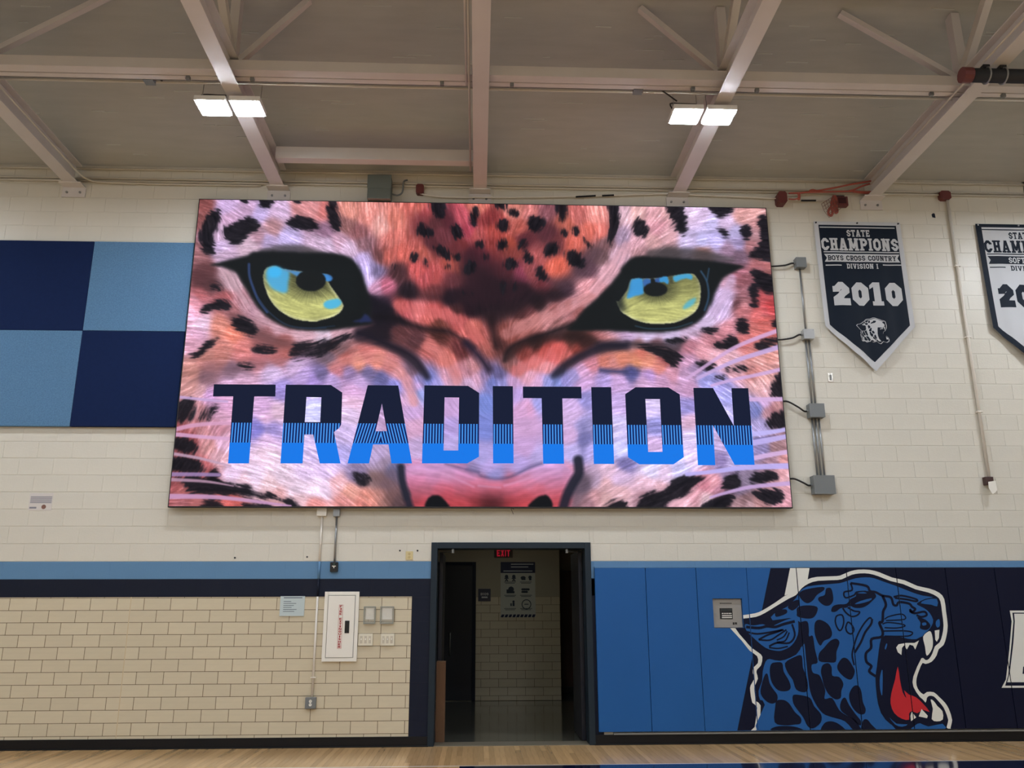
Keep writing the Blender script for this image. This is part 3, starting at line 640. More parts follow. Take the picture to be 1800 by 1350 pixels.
FLOW = """A 400 120 1 .4;A 700 200 1 .6;A 1200 400 1 .6;A 1000 500 1 -.05;A 800 600 1 -.1;A 1600 500 1 .4;A 600 680 1 .1;A 400 950 1 .15;A 300 1150 1 .2;A 700 950 .5 1;A 850 1150 .6 1;A 500 400 .1 1;B 150 560 1 .5;B 480 700 .5 1;B 560 950 .1 1;B 700 1050 1 -.6;B 500 300 .1 1;B 700 500 -.1 1;B 900 300 .05 1;B 1000 700 -.2 1;B 1300 700 .2 1;B 1600 300 .4 1;B 1500 900 .1 1;C 300 500 .05 1;C 700 500 -.6 1;C 1000 700 -.2 1;C 1400 300 .2 1;C 1700 600 -.4 1;C 1500 1000 -.8 1;C 1200 1200 -1 .5;D 200 300 -.6 1;D 400 500 -1 .7;D 800 500 -1 .2;D 1200 550 1 .05;D 1400 700 1 .25;D 1400 300 -1 .3;D 1500 850 1 .1;D 1550 1100 1 .2;D 1350 1000 1 .1;E 300 400 1 .1;E 600 400 1 .25;E 700 600 1 .15;E 1000 550 1 .25;E 500 700 1 -.1;E 1200 750 1 -.25;E 1500 850 1 -.2;E 300 950 1 -.5;E 1100 300 1 .4;E 600 1200 1 0;F 200 600 1 -.6;F 500 700 1 -.3;F 800 750 1 .4;F 1000 900 .5 1;F 1200 150 .3 1;F 1500 250 .3 1;F 1450 700 .3 1;F 1300 500 1 .3;G 300 300 .1 1;G 700 300 -.8 .8;G 1100 150 -.8 .7;G 900 650 -.3 1;G 200 500 .5 1;G 1550 720 -1 .4;H 150 700 1 .1;H 600 600 1 .6;H 900 600 1 .4;H 1300 300 1 .2;H 1500 250 1 .1;H 1400 500 1 .3;H 1600 750 1 .4;H 1550 1000 .7 1;H 1100 150 -.6 1;H 300 470 1 0;I 400 150 -.3 1;I 500 550 .4 -1;I 800 850 1 .2;I 1300 950 1 .4;I 1600 1050 1 .3;J 100 950 1 .6;J 400 1050 1 .7;J 700 900 .6 1;J 1300 850 1 .1;J 1600 950 1 .4;K 300 1000 1 .1;K 700 950 1 -.4;K 1000 850 1 -.3;K 1500 950 1 -.6;K 1600 1100 1 -.5;L 200 950 1 -.4;L 700 1050 1 -.7;L 1500 700 1 .4;L 1650 850 1 .6;L 1300 1130 1 .5;L 1550 150 .5 1;L 1680 1000 1 .5"""
def parse(s):
    out = []
    for it in s.replace('\n', ';').split(';'):
        t = it.split(); x, y = q(t[0], float(t[1]), float(t[2])); out.append([x, y] + [float(v) for v in t[3:]])
    return np.array(out)
def idw(P, V, X, Y, power, soft):
    num = np.zeros(X.shape + (V.shape[1],)); den = np.zeros(X.shape)
    for (px, py), v in zip(P, V):
        w = 1.0 / ((X - px) ** 2 + (Y - py) ** 2 + soft * soft) ** power
        den += w; num += w[..., None] * v
    return num / den[..., None]
def upsample(a, ny, nx):
    ys = np.linspace(0, a.shape[0] - 1, ny); xs = np.linspace(0, a.shape[1] - 1, nx)
    y0 = np.clip(ys.astype(int), 0, a.shape[0] - 2); x0 = np.clip(xs.astype(int), 0, a.shape[1] - 2); fy = (ys - y0)[:, None]; fx = (xs - x0)[None, :]
    if a.ndim == 3: fy = fy[..., None]; fx = fx[..., None]
    A = a[y0][:, x0]; B = a[y0][:, x0 + 1]; C = a[y0 + 1][:, x0]; D = a[y0 + 1][:, x0 + 1]
    return A * (1 - fy) * (1 - fx) + B * (1 - fy) * fx + C * fy * (1 - fx) + D * fy * fx
def blur(a, s):
    if s <= 0.3: return a
    r = int(3 * s) + 1; k = np.exp(-np.arange(-r, r + 1) ** 2 / (2 * s * s)); k /= k.sum()
    p = np.pad(a, ((r, r), (r, r)), mode='edge')
    t = sum(k[i] * p[:, i:i + a.shape[1]] for i in range(2 * r + 1))
    return sum(k[i] * t[i:i + a.shape[0], :] for i in range(2 * r + 1))
dxp = (PX[0, -1] - PX[0, 0]) / NUX            # photo pixels per grid cell
cs = parse(COLS); fl = parse(FLOW)
base = upsample(idw(cs[:, :2], cs[:, 2:5], PX[::4, ::4], PY_[::4, ::4], 2.6, 6.0), NUZ, NUX)
ang = np.arctan2(fl[:, 3], fl[:, 2]) * 2
dv = upsample(idw(fl[:, :2], np.stack([np.cos(ang), np.sin(ang)], 1), PX[::4, ::4], PY_[::4, ::4], 1.6, 12.0), NUZ, NUX)
th = np.arctan2(dv[..., 1], dv[..., 0]) / 2
# fur: noise smeared along the flow (line integral convolution)
rng = np.random.default_rng(5)
def lic(noise, L):
    H_, W_ = noise.shape; acc = noise.copy()
    for sg in (1, -1):
        x = np.tile(np.arange(W_, dtype=float), (H_, 1)); y = np.tile(np.arange(H_, dtype=float)[:, None], (1, W_)); pdx = np.cos(th) * sg; pdy = np.sin(th) * sg
        for i in range(L):
            xi = np.clip(x.round().astype(int), 0, W_ - 1); yi = np.clip(y.round().astype(int), 0, H_ - 1)
            dx, dy = np.cos(th[yi, xi]), np.sin(th[yi, xi]); f = np.sign(dx * pdx + dy * pdy); f[f == 0] = 1; dx *= f; dy *= f
            x += dx; y += dy; pdx, pdy = dx, dy
            acc += noise[np.clip(y.round().astype(int), 0, H_ - 1), np.clip(x.round().astype(int), 0, W_ - 1)]
    return acc
n1 = lic(blur(rng.standard_normal((NUZ, NUX)), .75), 9); n1 = blur(n1, .5); n1 /= n1.std()
n2 = lic(blur(rng.standard_normal((NUZ, NUX)), 1.6), 20); n2 /= n2.std()
fur = np.clip(.85 * n1 + .35 * n2, -2.2, 2.6)
calm = 1 - .65 * np.exp(-((PX - 880) / 240) ** 2 - ((PY_ - 770) / 120) ** 2)
fur *= calm
lum = base.mean(-1, keepdims=True) / 255 * calm[..., None]
img = base * (1 + fur[..., None] * .065) + np.clip(fur[..., None] - 1.0, 0, 2) * 20 * lum
hair = lic((rng.random((NUZ, NUX)) > .986).astype(float), 8); hair = np.clip(blur(hair, .45), 0, 1)
img = img + (hair[..., None] * 30 + np.array([2., 0, 2.]) * hair[..., None]) * lum
def fill(poly):
    """even-odd fill of an outline in photo pixels"""
    poly = np.array(poly); x0, y0 = poly.min(0); x1, y1 = poly.max(0)
    m = np.zeros(PX.shape); sel = (PX > x0 - 2) & (PX < x1 + 2) & (PY_ > y0 - 2) & (PY_ < y1 + 2)
    X = PX[sel]; Y = PY_[sel]; ins = np.zeros(X.shape, bool); n = len(poly)
    for i in range(n):
        xa, ya = poly[i]; xb, yb = poly[(i + 1) % n]
        if ya == yb: continue
        c = ((ya > Y) != (yb > Y)) & (X < (xb - xa) * (Y - ya) / (yb - ya) + xa); ins ^= c
    m[sel] = ins; return m
def line(path, w, w1=None):
    """soft stroke; w, w1 = width in photo pixels at start and end"""
    path = np.array(smooth_path(path, 4)); m = np.full(PX.shape, 9e9); n = len(path); w1 = w if w1 is None else w1
    x0, y0 = path.min(0) - w - 25; x1, y1 = path.max(0) + w + 25
    sel = (PX > x0) & (PX < x1) & (PY_ > y0) & (PY_ < y1); X = PX[sel]; Y = PY_[sel]; best = np.full(X.shape, 9e9)
    for i in range(n - 1):
        ax, ay = path[i]; bx, by = path[i + 1]; dx, dy = bx - ax, by - ay; l2 = dx * dx + dy * dy + 1e-9
        t = np.clip(((X - ax) * dx + (Y - ay) * dy) / l2, 0, 1); wd_ = w + (w1 - w) * (i + t) / (n - 1)
        best = np.minimum(best, np.hypot(X - ax - t * dx, Y - ay - t * dy) - wd_ / 2)
    m[sel] = best; return m
def put(mask, rgb, a=1.0):
    global img
    k = np.clip(mask * a, 0, 1)[..., None]; img = img * (1 - k) + np.array(rgb, float) * k
def sline(path, w, rgb, a=1.0, soft=1.5, w1=None):
    d = line(path, w, w1); put(np.clip(.5 - d / (2 * soft), 0, 1), rgb, a)
# --- broad shadows of the face
for segs, rgb, a, bl in (
    ((('B', [(880, 1120), (1100, 1130), (1400, 1160), (1650, 1100), (1800, 1000)]), ('C', [(150, 850), (350, 950), (600, 1000), (800, 1080), (1000, 1080), (1150, 1150), (800, 1250), (600, 1330)]), ('G', [(450, 250), (330, 350), (300, 450), (230, 330), (120, 220), (0, 120)]), ('F', [(1700, 90), (1500, 60), (1200, 30), (900, 20), (700, 20)])), (38, 30, 37), .78, 6),
    ((('F', [(540, 0), (700, 60), (850, 120), (900, 230), (1050, 330), (900, 330), (800, 400), (850, 500), (700, 530), (560, 480), (420, 400), (560, 330), (620, 290)]),), (32, 29, 38), .9, 4),
    ((('F', [(420, 420), (600, 500), (800, 540), (1000, 630), (1180, 800), (1260, 940), (1150, 900), (1000, 760), (850, 640), (650, 560), (480, 540), (380, 500)]),), (40, 36, 46), .75, 4),
    ((('G', [(420, 760), (460, 620), (600, 530), (800, 470), (1000, 410), (1150, 390), (1300, 400), (1480, 480), (1500, 560), (1300, 600), (1250, 520), (1000, 510), (800, 540), (650, 600), (520, 700)]),), (45, 33, 33), .75, 4),
    ((('G', [(960, 930), (1050, 800), (1250, 680), (1450, 590), (1500, 520), (1800, 530), (1800, 600), (1600, 640), (1400, 690), (1200, 790), (1080, 900)]),), (38, 38, 50), .85, 4),
    ((('H', [(0, 500), (200, 530), (430, 520), (600, 480), (700, 500), (640, 560), (600, 650), (400, 660), (150, 580), (0, 570)]),), (60, 50, 54), .7, 3),
    ((('B', [(1050, 200), (1250, 250), (1500, 200), (1550, 500), (1700, 700), (1800, 900), (1600, 900), (1450, 700), (1300, 700), (1200, 520), (1050, 480)]),), (98, 50, 56), .55, 7),
    ((('C', [(650, 420), (900, 350), (1050, 350), (1000, 560), (860, 640), (700, 620), (600, 700), (400, 900), (200, 900), (200, 650), (560, 600)]),), (95, 48, 56), .5, 7),
    ((('C', [(1280, 640), (1500, 600), (1550, 650), (1450, 800), (1250, 1000), (1000, 1050), (900, 960), (1150, 900)]),), (90, 64, 72), .6, 6),
    ((('B', [(1550, 850), (1800, 700), (1800, 1250), (1500, 1250), (1350, 1050)]), ), (60, 38, 46), .55, 8), ((('C', [(0, 600), (250, 750), (500, 900), (700, 1000), (600, 1200), (0, 1250)]), ), (64, 38, 46), .6, 8),
    ((('A', [(280, 820), (450, 820), (560, 950), (620, 1100), (480, 1080), (300, 1060), (240, 1100)]),), (100, 62, 64), .6, 4),
    ((('E', [(950, 400), (1200, 480), (1400, 540), (1350, 640), (1200, 660), (1000, 640), (900, 540)]),), (150, 90, 85), .5, 5),
    ((('E', [(380, 760), (700, 730), (1000, 740), (1300, 700), (1350, 760), (1000, 830), (700, 900), (450, 960), (350, 1000), (300, 930)]),), (140, 100, 108), .5, 5),
    ((('J', [(620, 850), (880, 780), (950, 1000), (960, 1240), (850, 1240), (720, 1050), (600, 950)]),), (120, 90, 92), .6, 5),
    ((('K', [(1220, 900), (1450, 880), (1400, 1000), (1250, 1240), (1180, 1240)]),), (110, 90, 100), .6, 4),
    ((('E', [(650, 180), (900, 280), (1100, 420), (1400, 520), (1800, 520), (1800, 560), (1350, 590), (1000, 500), (750, 330)]),), (110, 75, 75), .5, 4)):
    k = blur(fill(smooth_loop(qm(*segs), 2)), bl / dxp); put(np.clip(k + .12 * fur * k * (1 - k) * 4, 0, 1), rgb, a)
# --- dark folds
for c, pts, w, rgb, a, s in (
    ('F', [(620, 240), (750, 240), (900, 260), (1050, 330), (1250, 380), (1450, 400), (1600, 480), (1750, 580)], 60, (30, 26, 32), .9, 5),
    ('F', [(450, 420), (600, 470), (800, 560), (980, 640), (1100, 720), (1180, 830), (1230, 920)], 95, (36, 32, 44), .92, 5),
    ('G', [(430, 730), (450, 650), (520, 570), (700, 490), (900, 430), (1100, 360), (1200, 320)], 60, (32, 28, 32), .9, 4),
    ('G', [(980, 900), (1100, 780), (1250, 690), (1400, 620), (1550, 560), (1800, 560)], 80, (40, 38, 52), .9, 5),
    ('G', [(0, 540), (80, 620), (170, 720), (250, 830)], 85, (50, 40, 58), .9, 5),
    ('G', [(280, 250), (300, 400), (330, 560)], 60, (40, 28, 32), .75, 6),
    ('G', [(1520, 840), (1600, 850), (1800, 860)], 55, (75, 75, 115), .85, 3),
    ('J', [(1440, 750), (1600, 790), (1800, 840)], 22, (95, 80, 115), .8, 3),
    ('K', [(0, 820), (150, 880), (300, 915), (430, 910), (550, 870), (700, 790), (850, 740)], 22, (85, 78, 115), .85, 3),
    ('K', [(1330, 330), (1320, 520), (1300, 700)], 60, (120, 115, 160), .6, 5)):
    k0, k1 = (1, .3) if c == 'F' else ((.35, 1) if c == 'G' and pts[0] in ((430, 730), (980, 900)) else (1, 1))
    sline(qs(c, pts), w * QS * k0, rgb, a, s * 1.3, w * QS * k1)
# --- lit ridges of brow and muzzle
for c_, pts, w, rgb, a in (
    ('F', [(900, 110), (1150, 160), (1450, 220), (1650, 330), (1790, 480)], 105, (218, 112, 106), .6), ('G', [(20, 340), (130, 450), (240, 560)], 90, (205, 108, 96), .5),
    ('G', [(450, 430), (700, 310), (950, 220), (1200, 110), (1400, 20)], 120, (208, 138, 132), .55), ('C', [(1450, 1080), (1600, 900), (1720, 740), (1800, 600)], 110, (222, 166, 170), .6),
    ('F', [(150, 800), (400, 710), (650, 690), (850, 790), (1000, 960), (1080, 1200)], 100, (224, 146, 134), .5), ('F', [(1250, 560), (1400, 680), (1500, 800), (1560, 950)], 120, (218, 132, 122), .5),
    ('G', [(560, 850), (850, 690), (1080, 610)], 130, (224, 112, 104), .5), ('H', [(-60, 740), (100, 680), (280, 720), (400, 800)], 90, (226, 138, 112), .45),
    ('A', [(590, 860), (720, 1040), (850, 1220)], 60, (208, 168, 172), .6), ('E', [(900, 120), (1100, 300), (1400, 430), (1750, 450)], 46, (216, 172, 178), .6), ('D', [(1200, 960), (1120, 1150), (1020, 1320)], 90, (210, 178, 204), .6), ('H', [(960, 270), (750, 390), (450, 445), (100, 450)], 44, (212, 186, 210), .7)):
    dd = line(qs(c_, pts), w * QS); k = np.clip(.5 - dd / 10, 0, 1); k = k * k * (3 - 2 * k); put(np.clip(k * (1 + .22 * fur), 0, 1), np.array(rgb), a)
# --- nose pad
npoly = qm(('J', [(1000, 770), (1150, 742), (1400, 747), (1600, 800), (1800, 850)]), ('K', [(150, 890), (330, 922), (470, 912), (600, 862), (800, 775), (950, 742), (1100, 760), (1190, 820), (1200, 900), (1130, 1050), (1050, 1250)]), ('J', [(1100, 1250), (1050, 1100), (1010, 950), (985, 850)]))
kn = blur(fill(smooth_loop(npoly, 2)), 1.8); tn = np.clip((PY_ - 822) / 62, 0, 1)[..., None]
nc = np.array((214, 160, 200.)) * (1 - tn) + np.array((204, 78, 84.)) * tn
cd = np.exp(-((PX - 862) / 34) ** 2 - ((PY_ - 886) / 20) ** 2)[..., None]; nc = nc * (1 - .5 * cd) * (1 + .05 * n2[..., None])
img = img * (1 - .78 * kn[..., None]) + nc * .78 * kn[..., None]
for c_, pts in (('J', [(1050, 860), (1200, 830), (1400, 850), (1600, 930), (1750, 1000)]), ('K', [(430, 990), (620, 930), (850, 860), (1050, 830)]), ('K', [(140, 990), (250, 1000), (380, 1010)])): sline(qs(c_, pts), 2.5, (232, 170, 200), .5, 2.5)
for c_, pts, w, rgb in (('J', [(930, 780), (945, 930), (985, 1080), (1040, 1250)], 13, (44, 46, 60)), ('K', [(1260, 700), (1270, 840), (1210, 950), (1140, 1090), (1090, 1250)], 17, (42, 44, 58))): sline(qs(c_, pts), w, rgb, .92, 3.5)
# --- dark spots with furry edges: crop, strength, outline
SPOTS = """A 1 480,190 560,190 560,300 520,400 480,500 500,690 420,690 350,620 330,500 340,360 400,270
A 1 590,380 700,350 800,290 900,270 1000,350 990,420 880,460 820,540 740,590 660,560 600,480
A 1 790,40 880,40 870,100 820,100
A 1 1000,40 1160,40 1150,120 1090,180 1010,160
A .8 1380,40 1500,40 1480,95 1400,95
A 1 1300,310 1420,260 1540,255 1640,310 1690,400 1600,420 1420,410 1330,370
B 1 100,110 180,100 230,260 240,400 180,430 110,300
E 1 340,180 370,120 500,55 620,50 680,110 640,150 480,150 400,200
A .6 420,1000 540,1000 600,1100 500,1120
E 1 690,260 800,230 900,290 980,380 960,450 860,440 740,370 680,310
E 1 420,500 520,470 545,490 450,570 330,690 250,720 190,680 290,640 350,570
E .95 910,570 1000,555 1180,590 1180,640 1020,640 940,620
E .85 1380,560 1440,530 1800,520 1800,640 1500,720 1350,720 1340,660
F .85 0,510 150,480 330,420 400,470 250,560 60,680 0,700
E .6 770,750 900,750 960,800 850,860 760,810
E .85 100,1180 260,1180 230,1350 80,1350
E .6 350,1300 500,1210 560,1230 430,1350 330,1350
I .9 170,20 330,10 310,200 250,270 140,260
I .75 380,220 500,80 600,60 560,200 450,270 380,270
I .95 120,430 300,470 360,560 330,620 110,600
I 1 100,660 360,680 420,760 400,830 85,830
I .95 480,800 590,790 600,880 480,880
I 1 80,890 600,890 650,920 750,940 810,990 940,980 1000,1050 1080,1080 1200,1070 1260,1120 1330,1150 1420,1130 1480,1180 1540,1240 1450,1240 1200,1150 900,1110 700,1090 500,1080 250,1060 250,980 70,910
I .9 440,1150 600,1150 650,1240 420,1240
I .95 850,1170 1100,1190 1250,1240 900,1240
B 1 1250,100 1400,100 1420,280 1380,300 1320,260
B 1 1110,440 1130,360 1170,310 1220,390 1300,420 1300,480 1180,490
B 1 1490,390 1560,350 1640,430 1640,510 1530,510
B 1 1290,610 1360,580 1470,650 1500,720 1490,750 1420,740 1360,690
B 1 1520,690 1590,680 1600,740 1540,760
B .8 1050,690 1100,660 1140,720 1100,780 1040,760
B .65 1180,780 1210,720 1250,780 1220,860
B 1 1410,800 1470,810 1480,850 1440,860
B 1 1720,190 1790,170 1800,350 1740,350
B 1 1690,800 1740,750 1780,800 1760,900 1650,900
B .7 820,820 870,790 900,840 830,860
B 1 1590,1110 1650,1100 1660,1150
B 1 1690,1140 1740,1120 1740,1180
C 1 50,180 130,170 130,300 90,360 45,340
C 1 310,90 440,90 430,180 360,180
C 1 480,180 560,170 600,230 570,270 490,240
C 1 340,330 400,300 480,320 480,390 400,440 350,400
C 1 690,290 760,250 860,270 880,350 800,440 740,440 680,370
C .95 1020,100 1130,100 1120,290 1060,330 1030,250
C 1 1060,400 1090,390 1140,450 1110,490 1070,450
C 1 1200,390 1240,370 1280,400 1270,460 1210,470
C 1 1310,500 1350,500 1430,590 1400,640 1340,580
C 1 350,550 400,510 460,540 460,620 400,650 350,620
C .9 590,560 640,510 690,540 650,630 600,640
C 1 880,640 960,560 1030,550 1040,660 980,700 910,730 870,690
C 1 640,700 690,650 730,700 745,790 690,780 640,750
C 1 430,790 480,740 560,750 590,820 510,850 440,840
C .95 800,840 840,820 890,900 930,960 850,990 790,940
C .95 1120,660 1200,640 1280,660 1340,780 1330,840 1200,840 1140,790
C 1 1600,100 1710,100 1730,350 1690,480 1640,600 1600,590 1620,350
C .9 90,560 170,520 210,560 170,620 100,610
C .8 180,700 230,670 250,720 210,760
C .9 20,790 70,760 110,800 60,860
C .8 380,1000 430,990 450,1100 400,1150
C .8 510,1020 540,990 570,1080 520,1100
D 1 80,360 150,270 200,290 210,350 260,400 250,450 180,500 90,440
D .95 480,120 610,120 680,250 690,340 700,420 640,480 580,420 500,390 560,330 480,250
D 1 940,120 1200,120 1190,210 1080,270 1000,230
D .95 1000,410 1090,385 1150,430 1170,490 1100,500 1060,440
D .95 1290,400 1360,360 1420,400 1400,510 1330,520 1290,460
D 1 1490,290 1600,280 1660,720 1560,740 1400,740 1380,680 1500,600 1520,450
D 1 1430,860 1550,870 1660,940 1690,1120 1560,1120 1480,1020 1430,940
D .9 1400,1050 1480,1010 1500,1150 1490,1280 1430,1290 1390,1180
H .95 1240,300 1320,250 1390,300 1400,400 1320,430 1250,390
H 1 980,560 1050,520 1120,520 1150,450 1260,480 1270,560 1180,610 1060,610
H .85 1480,520 1560,480 1720,460 1720,560 1540,610 1450,610
H .85 830,390 960,350 1050,360 1000,420 850,430
H .9 440,510 550,480 700,470 700,500 540,540 430,540
H .95 130,560 300,560 500,600 640,650 650,720 560,740 600,790 540,820 420,720 300,640
H .95 790,750 900,730 1000,770 1010,830 930,850 830,800
H .75 1120,820 1250,780 1440,800 1440,830 1250,860 1140,850
H .6 980,930 1100,890 1150,940 1030,980
H .95 1640,1140 1650,1030 1700,900 1780,860 1800,1140
H .95 1630,300 1720,240 1730,380 1660,340
L .9 1500,200 1680,140 1700,320 1500,340 1450,300
L 1 0,1190 60,1110 200,1050 300,1050 400,940 520,880 640,870 780,880 700,960 560,1090 400,1140 280,1240 0,1240
L .95 960,1000 1000,900 1080,840 1150,840 1150,1000 1000,1060
L .95 1290,870 1350,840 1550,830 1580,930 1400,970 1270,950
L 1 1300,1060 1560,1030 1650,1100 1620,1170 1500,1200 1400,1170
L .95 700,1240 850,1130 1100,1080 1000,1240
J .65 380,830 600,890 560,970 500,1000 430,960
K 1 1590,1200 1650,1160 1800,1150 1800,1240 1560,1240"""
dark = np.zeros(PX.shape)
for ln in SPOTS.split('\n'):
    t = ln.split(); dark = np.maximum(dark, fill(smooth_loop(qs(t[0], [tuple(map(float, s.split(','))) for s in t[2:]]), 3)) * float(t[1]))
dk = blur(dark, 3.7 / dxp)
dk = np.clip(dk * 1.05 + .3 * fur * dk * (1 - dk) * 4, 0, 1); dk = dk * dk * (3 - 2 * dk)
shade = np.stack([32 + 6 * fur, 30 + 5 * fur, 37 + 5 * fur], -1); img = img * (1 - dk[..., None] * .96) + shade * dk[..., None] * .96
# nose openings
for c, p in (('J', [(1210, 1240), (1240, 1130), (1310, 1095), (1380, 1110), (1430, 1160), (1470, 1240)]), ('K', [(700, 1240), (760, 1150), (850, 1100), (930, 1110), (965, 1240)])):
    put(blur(fill(smooth_loop(qs(c, p))), 1.2), (26, 28, 32))
# --- whiskers
for c, pts, w, w1, rgb, a in (
    ('E', [(60, 1140), (400, 1175), (640, 1195)], 34, 26, (205, 170, 205), .9), ('I', [(90, 360), (300, 310), (550, 285), (760, 280)], 50, 40, (222, 165, 190), .85),
    ('I', [(90, 405), (400, 435), (760, 460)], 48, 36, (222, 170, 200), .85), ('I', [(60, 622), (350, 670), (560, 720), (740, 765)], 36, 26, (200, 165, 180), .85),
    ('I', [(50, 860), (300, 860), (610, 865)], 46, 40, (165, 135, 175), .9), ('I', [(40, 918), (400, 935), (600, 960), (770, 992)], 42, 14, (190, 150, 165), .9),
    ('I', [(20, 1110), (300, 1110), (600, 1120), (900, 1150), (1200, 1190), (1420, 1220)], 60, 26, (205, 155, 185), .92),
    ('H', [(690, 935), (950, 760), (1200, 600), (1450, 490), (1740, 385)], 36, 48, (218, 175, 210), .85), ('H', [(810, 935), (1000, 840), (1250, 730), (1500, 650), (1760, 570)], 36, 58, (205, 175, 215), .9),
    ('H', [(970, 1015), (1200, 950), (1450, 900), (1780, 825)], 34, 44, (214, 176, 215), .85), ('H', [(1410, 1170), (1600, 1170), (1820, 1165)], 48, 48, (220, 180, 215), .9),
    ('L', [(1310, 405), (1500, 385), (1720, 345)], 58, 44, (200, 188, 238), .9), ('L', [(1310, 500), (1500, 470), (1720, 425)], 76, 50, (198, 182, 232), .9),
    ('L', [(1330, 675), (1500, 640), (1740, 600)], 54, 50, (222, 184, 218), .9), ('L', [(560, 860), (850, 830), (1150, 790), (1450, 772), (1760, 765)], 40, 68, (196, 182, 235), .9),
    ('L', [(830, 1120), (1000, 1070), (1300, 1000), (1760, 960)], 26, 52, (205, 170, 210), .9)):
    sline(qs(c, pts), w * QS, rgb, a, 1.1, w1 * QS)
sline(qs('L', [(1320, 462), (1450, 440), (1600, 412)]), 2.2, (110, 100, 150), .8, 1, .6)
# --- eyes
def eye(outline, brow, iris, lid, centre, rp, pup, blues, rims, corner):
    put(blur(fill(smooth_loop(brow)), 3), (78, 72, 72), .8)
    m = blur(fill(smooth_loop(outline, 2)), 2.2); put(m, (31, 35, 36))
    for p, w, rgb in rims: sline(p, w, rgb, .85, 1.4)
    if corner: put(blur(fill(corner), 1.5), (48, 58, 104), .85)
    mi = blur(fill(smooth_loop(iris, 2)), .7); cx, cy = centre
    rr_ = np.hypot((PX - cx) / rp[0], (PY_ - cy) / rp[1]); an = np.arctan2((PY_ - cy) / rp[1], (PX - cx) / rp[0])
    st_ = sum(np.sin(an * k_ + p_) for k_, p_ in ((53, 0.3), (71, 1.7), (37, 4.1), (97, 2.2))) / 4
    t = np.clip((rr_ - 1) / 1.6, 0, 1); t2 = np.clip(t * 1.15 + .12 + st_ * .24 * (1 - t * .75), 0, 1)
    c0 = np.array((112, 112, 72.)); c1 = np.array((200, 198, 118.)); c2 = np.array((212, 210, 158.))
    col = c0 + (c1 - c0) * t2[..., None]; e = 1 - np.clip(blur(fill(smooth_loop(iris, 2)), 3.2) * 2 - 1, 0, 1)
    col = col + (c2 - col) * (e * .8)[..., None]
    col = col * (.74 + .26 * np.clip((PY_ - cy + 12) / 45, 0, 1))[..., None] * (1 + .05 * n1[..., None])
    global img
    img = img * (1 - mi[..., None]) + col * mi[..., None]
    for p, rgb, s in blues: put(blur(fill(smooth_loop(p, 2)), s), rgb, .95)
    put(blur(fill(pup), .9), (33, 37, 37))
    put(blur(fill(lid), 4.5), (32, 37, 38), .85)
def ell(c, x, y, rx, ry, n=28): return [q(c, x + rx * math.cos(2 * math.pi * k / n), y + ry * math.sin(2 * math.pi * k / n)) for k in range(n)]
eye(qm(('A', [(430, 812), (620, 760), (870, 700), (930, 660), (1150, 650), (1400, 660), (1750, 672)]), ('B', [(120, 668), (260, 690), (380, 740), (450, 820), (500, 920), (530, 1020), (560, 1120), (580, 1170), (600, 1300)]), ('F', [(590, 250), (615, 300), (560, 330), (420, 352), (280, 372)]), ('E', [(1800, 392), (1550, 395), (1350, 370), (1200, 310), (1080, 230), (980, 130), (900, 10)]), ('A', [(930, 1230), (880, 1130), (800, 1000), (740, 900), (640, 850), (560, 825)])),
    qs('A', [(1050, 620), (1250, 580), (1450, 578), (1600, 620), (1760, 670), (1700, 700), (1200, 700), (1000, 670)]),
    qm(('A', [(1110, 832), (1190, 820), (1260, 852), (1500, 885), (1790, 915)]), ('B', [(100, 915), (140, 960), (110, 1000), (170, 1090), (235, 1180), (280, 1260)]), ('F', [(284, 110), (270, 150), (220, 205), (120, 252), (0, 280)]), ('E', [(1700, 287), (1550, 287), (1400, 262), (1280, 202), (1180, 122), (1110, 22)]), ('A', [(1080, 1100), (1050, 1010), (1045, 930), (1065, 860)])),
    qs('B', [(-20, 850), (150, 900), (200, 1020), (300, 1200), (330, 1340), (420, 1340), (420, 850)]), q('A', 1585, 985), (170 * QS, 122 * QS),
    ell('A', 1585, 985, 170, 122), [
        (qs('A', [(1090, 850), (1190, 822), (1260, 852), (1345, 885), (1330, 1000), (1315, 1120), (1220, 1110), (1130, 1060), (1080, 960)]), (84, 178, 216), 2.0),
        (qs('A', [(1110, 850), (1190, 828), (1250, 860), (1240, 930), (1170, 950), (1110, 930)]), (70, 190, 236), 2.0),
        (qs('A', [(1260, 858), (1500, 890), (1535, 910), (1515, 950), (1430, 940), (1340, 885)]), (86, 150, 200), 1.2),
        (qs('A', [(1610, 905), (1800, 922), (1830, 960), (1790, 985), (1700, 930), (1640, 960)]), (82, 140, 200), 1.0),
        (qs('B', [(0, 912), (100, 915), (150, 950), (140, 990), (70, 990), (40, 955), (0, 945)]), (72, 150, 215), 1.0),
        (qs('B', [(60, 1235), (120, 1205), (220, 1190), (262, 1230), (230, 1280), (150, 1305), (70, 1290)]), (82, 190, 222), 1.2)],
    [(qs('A', [(885, 800), (890, 930), (930, 1060), (990, 1200), (1090, 1340)]), 4.5, (62, 84, 128)), (qs('E', [(990, 30), (1060, 130), (1200, 260), (1350, 340), (1550, 365), (1750, 360)]), 2.4, (52, 68, 88)), (qs('F', [(0, 360), (180, 340)]), 2, (40, 60, 80))],
    qs('F', [(370, 290), (480, 262), (520, 200), (560, 220), (610, 292), (480, 302)]))
put(blur(fill(qs('A', [(1535, 860), (1615, 868), (1625, 1000), (1535, 1000)])), .8), (33, 37, 37))
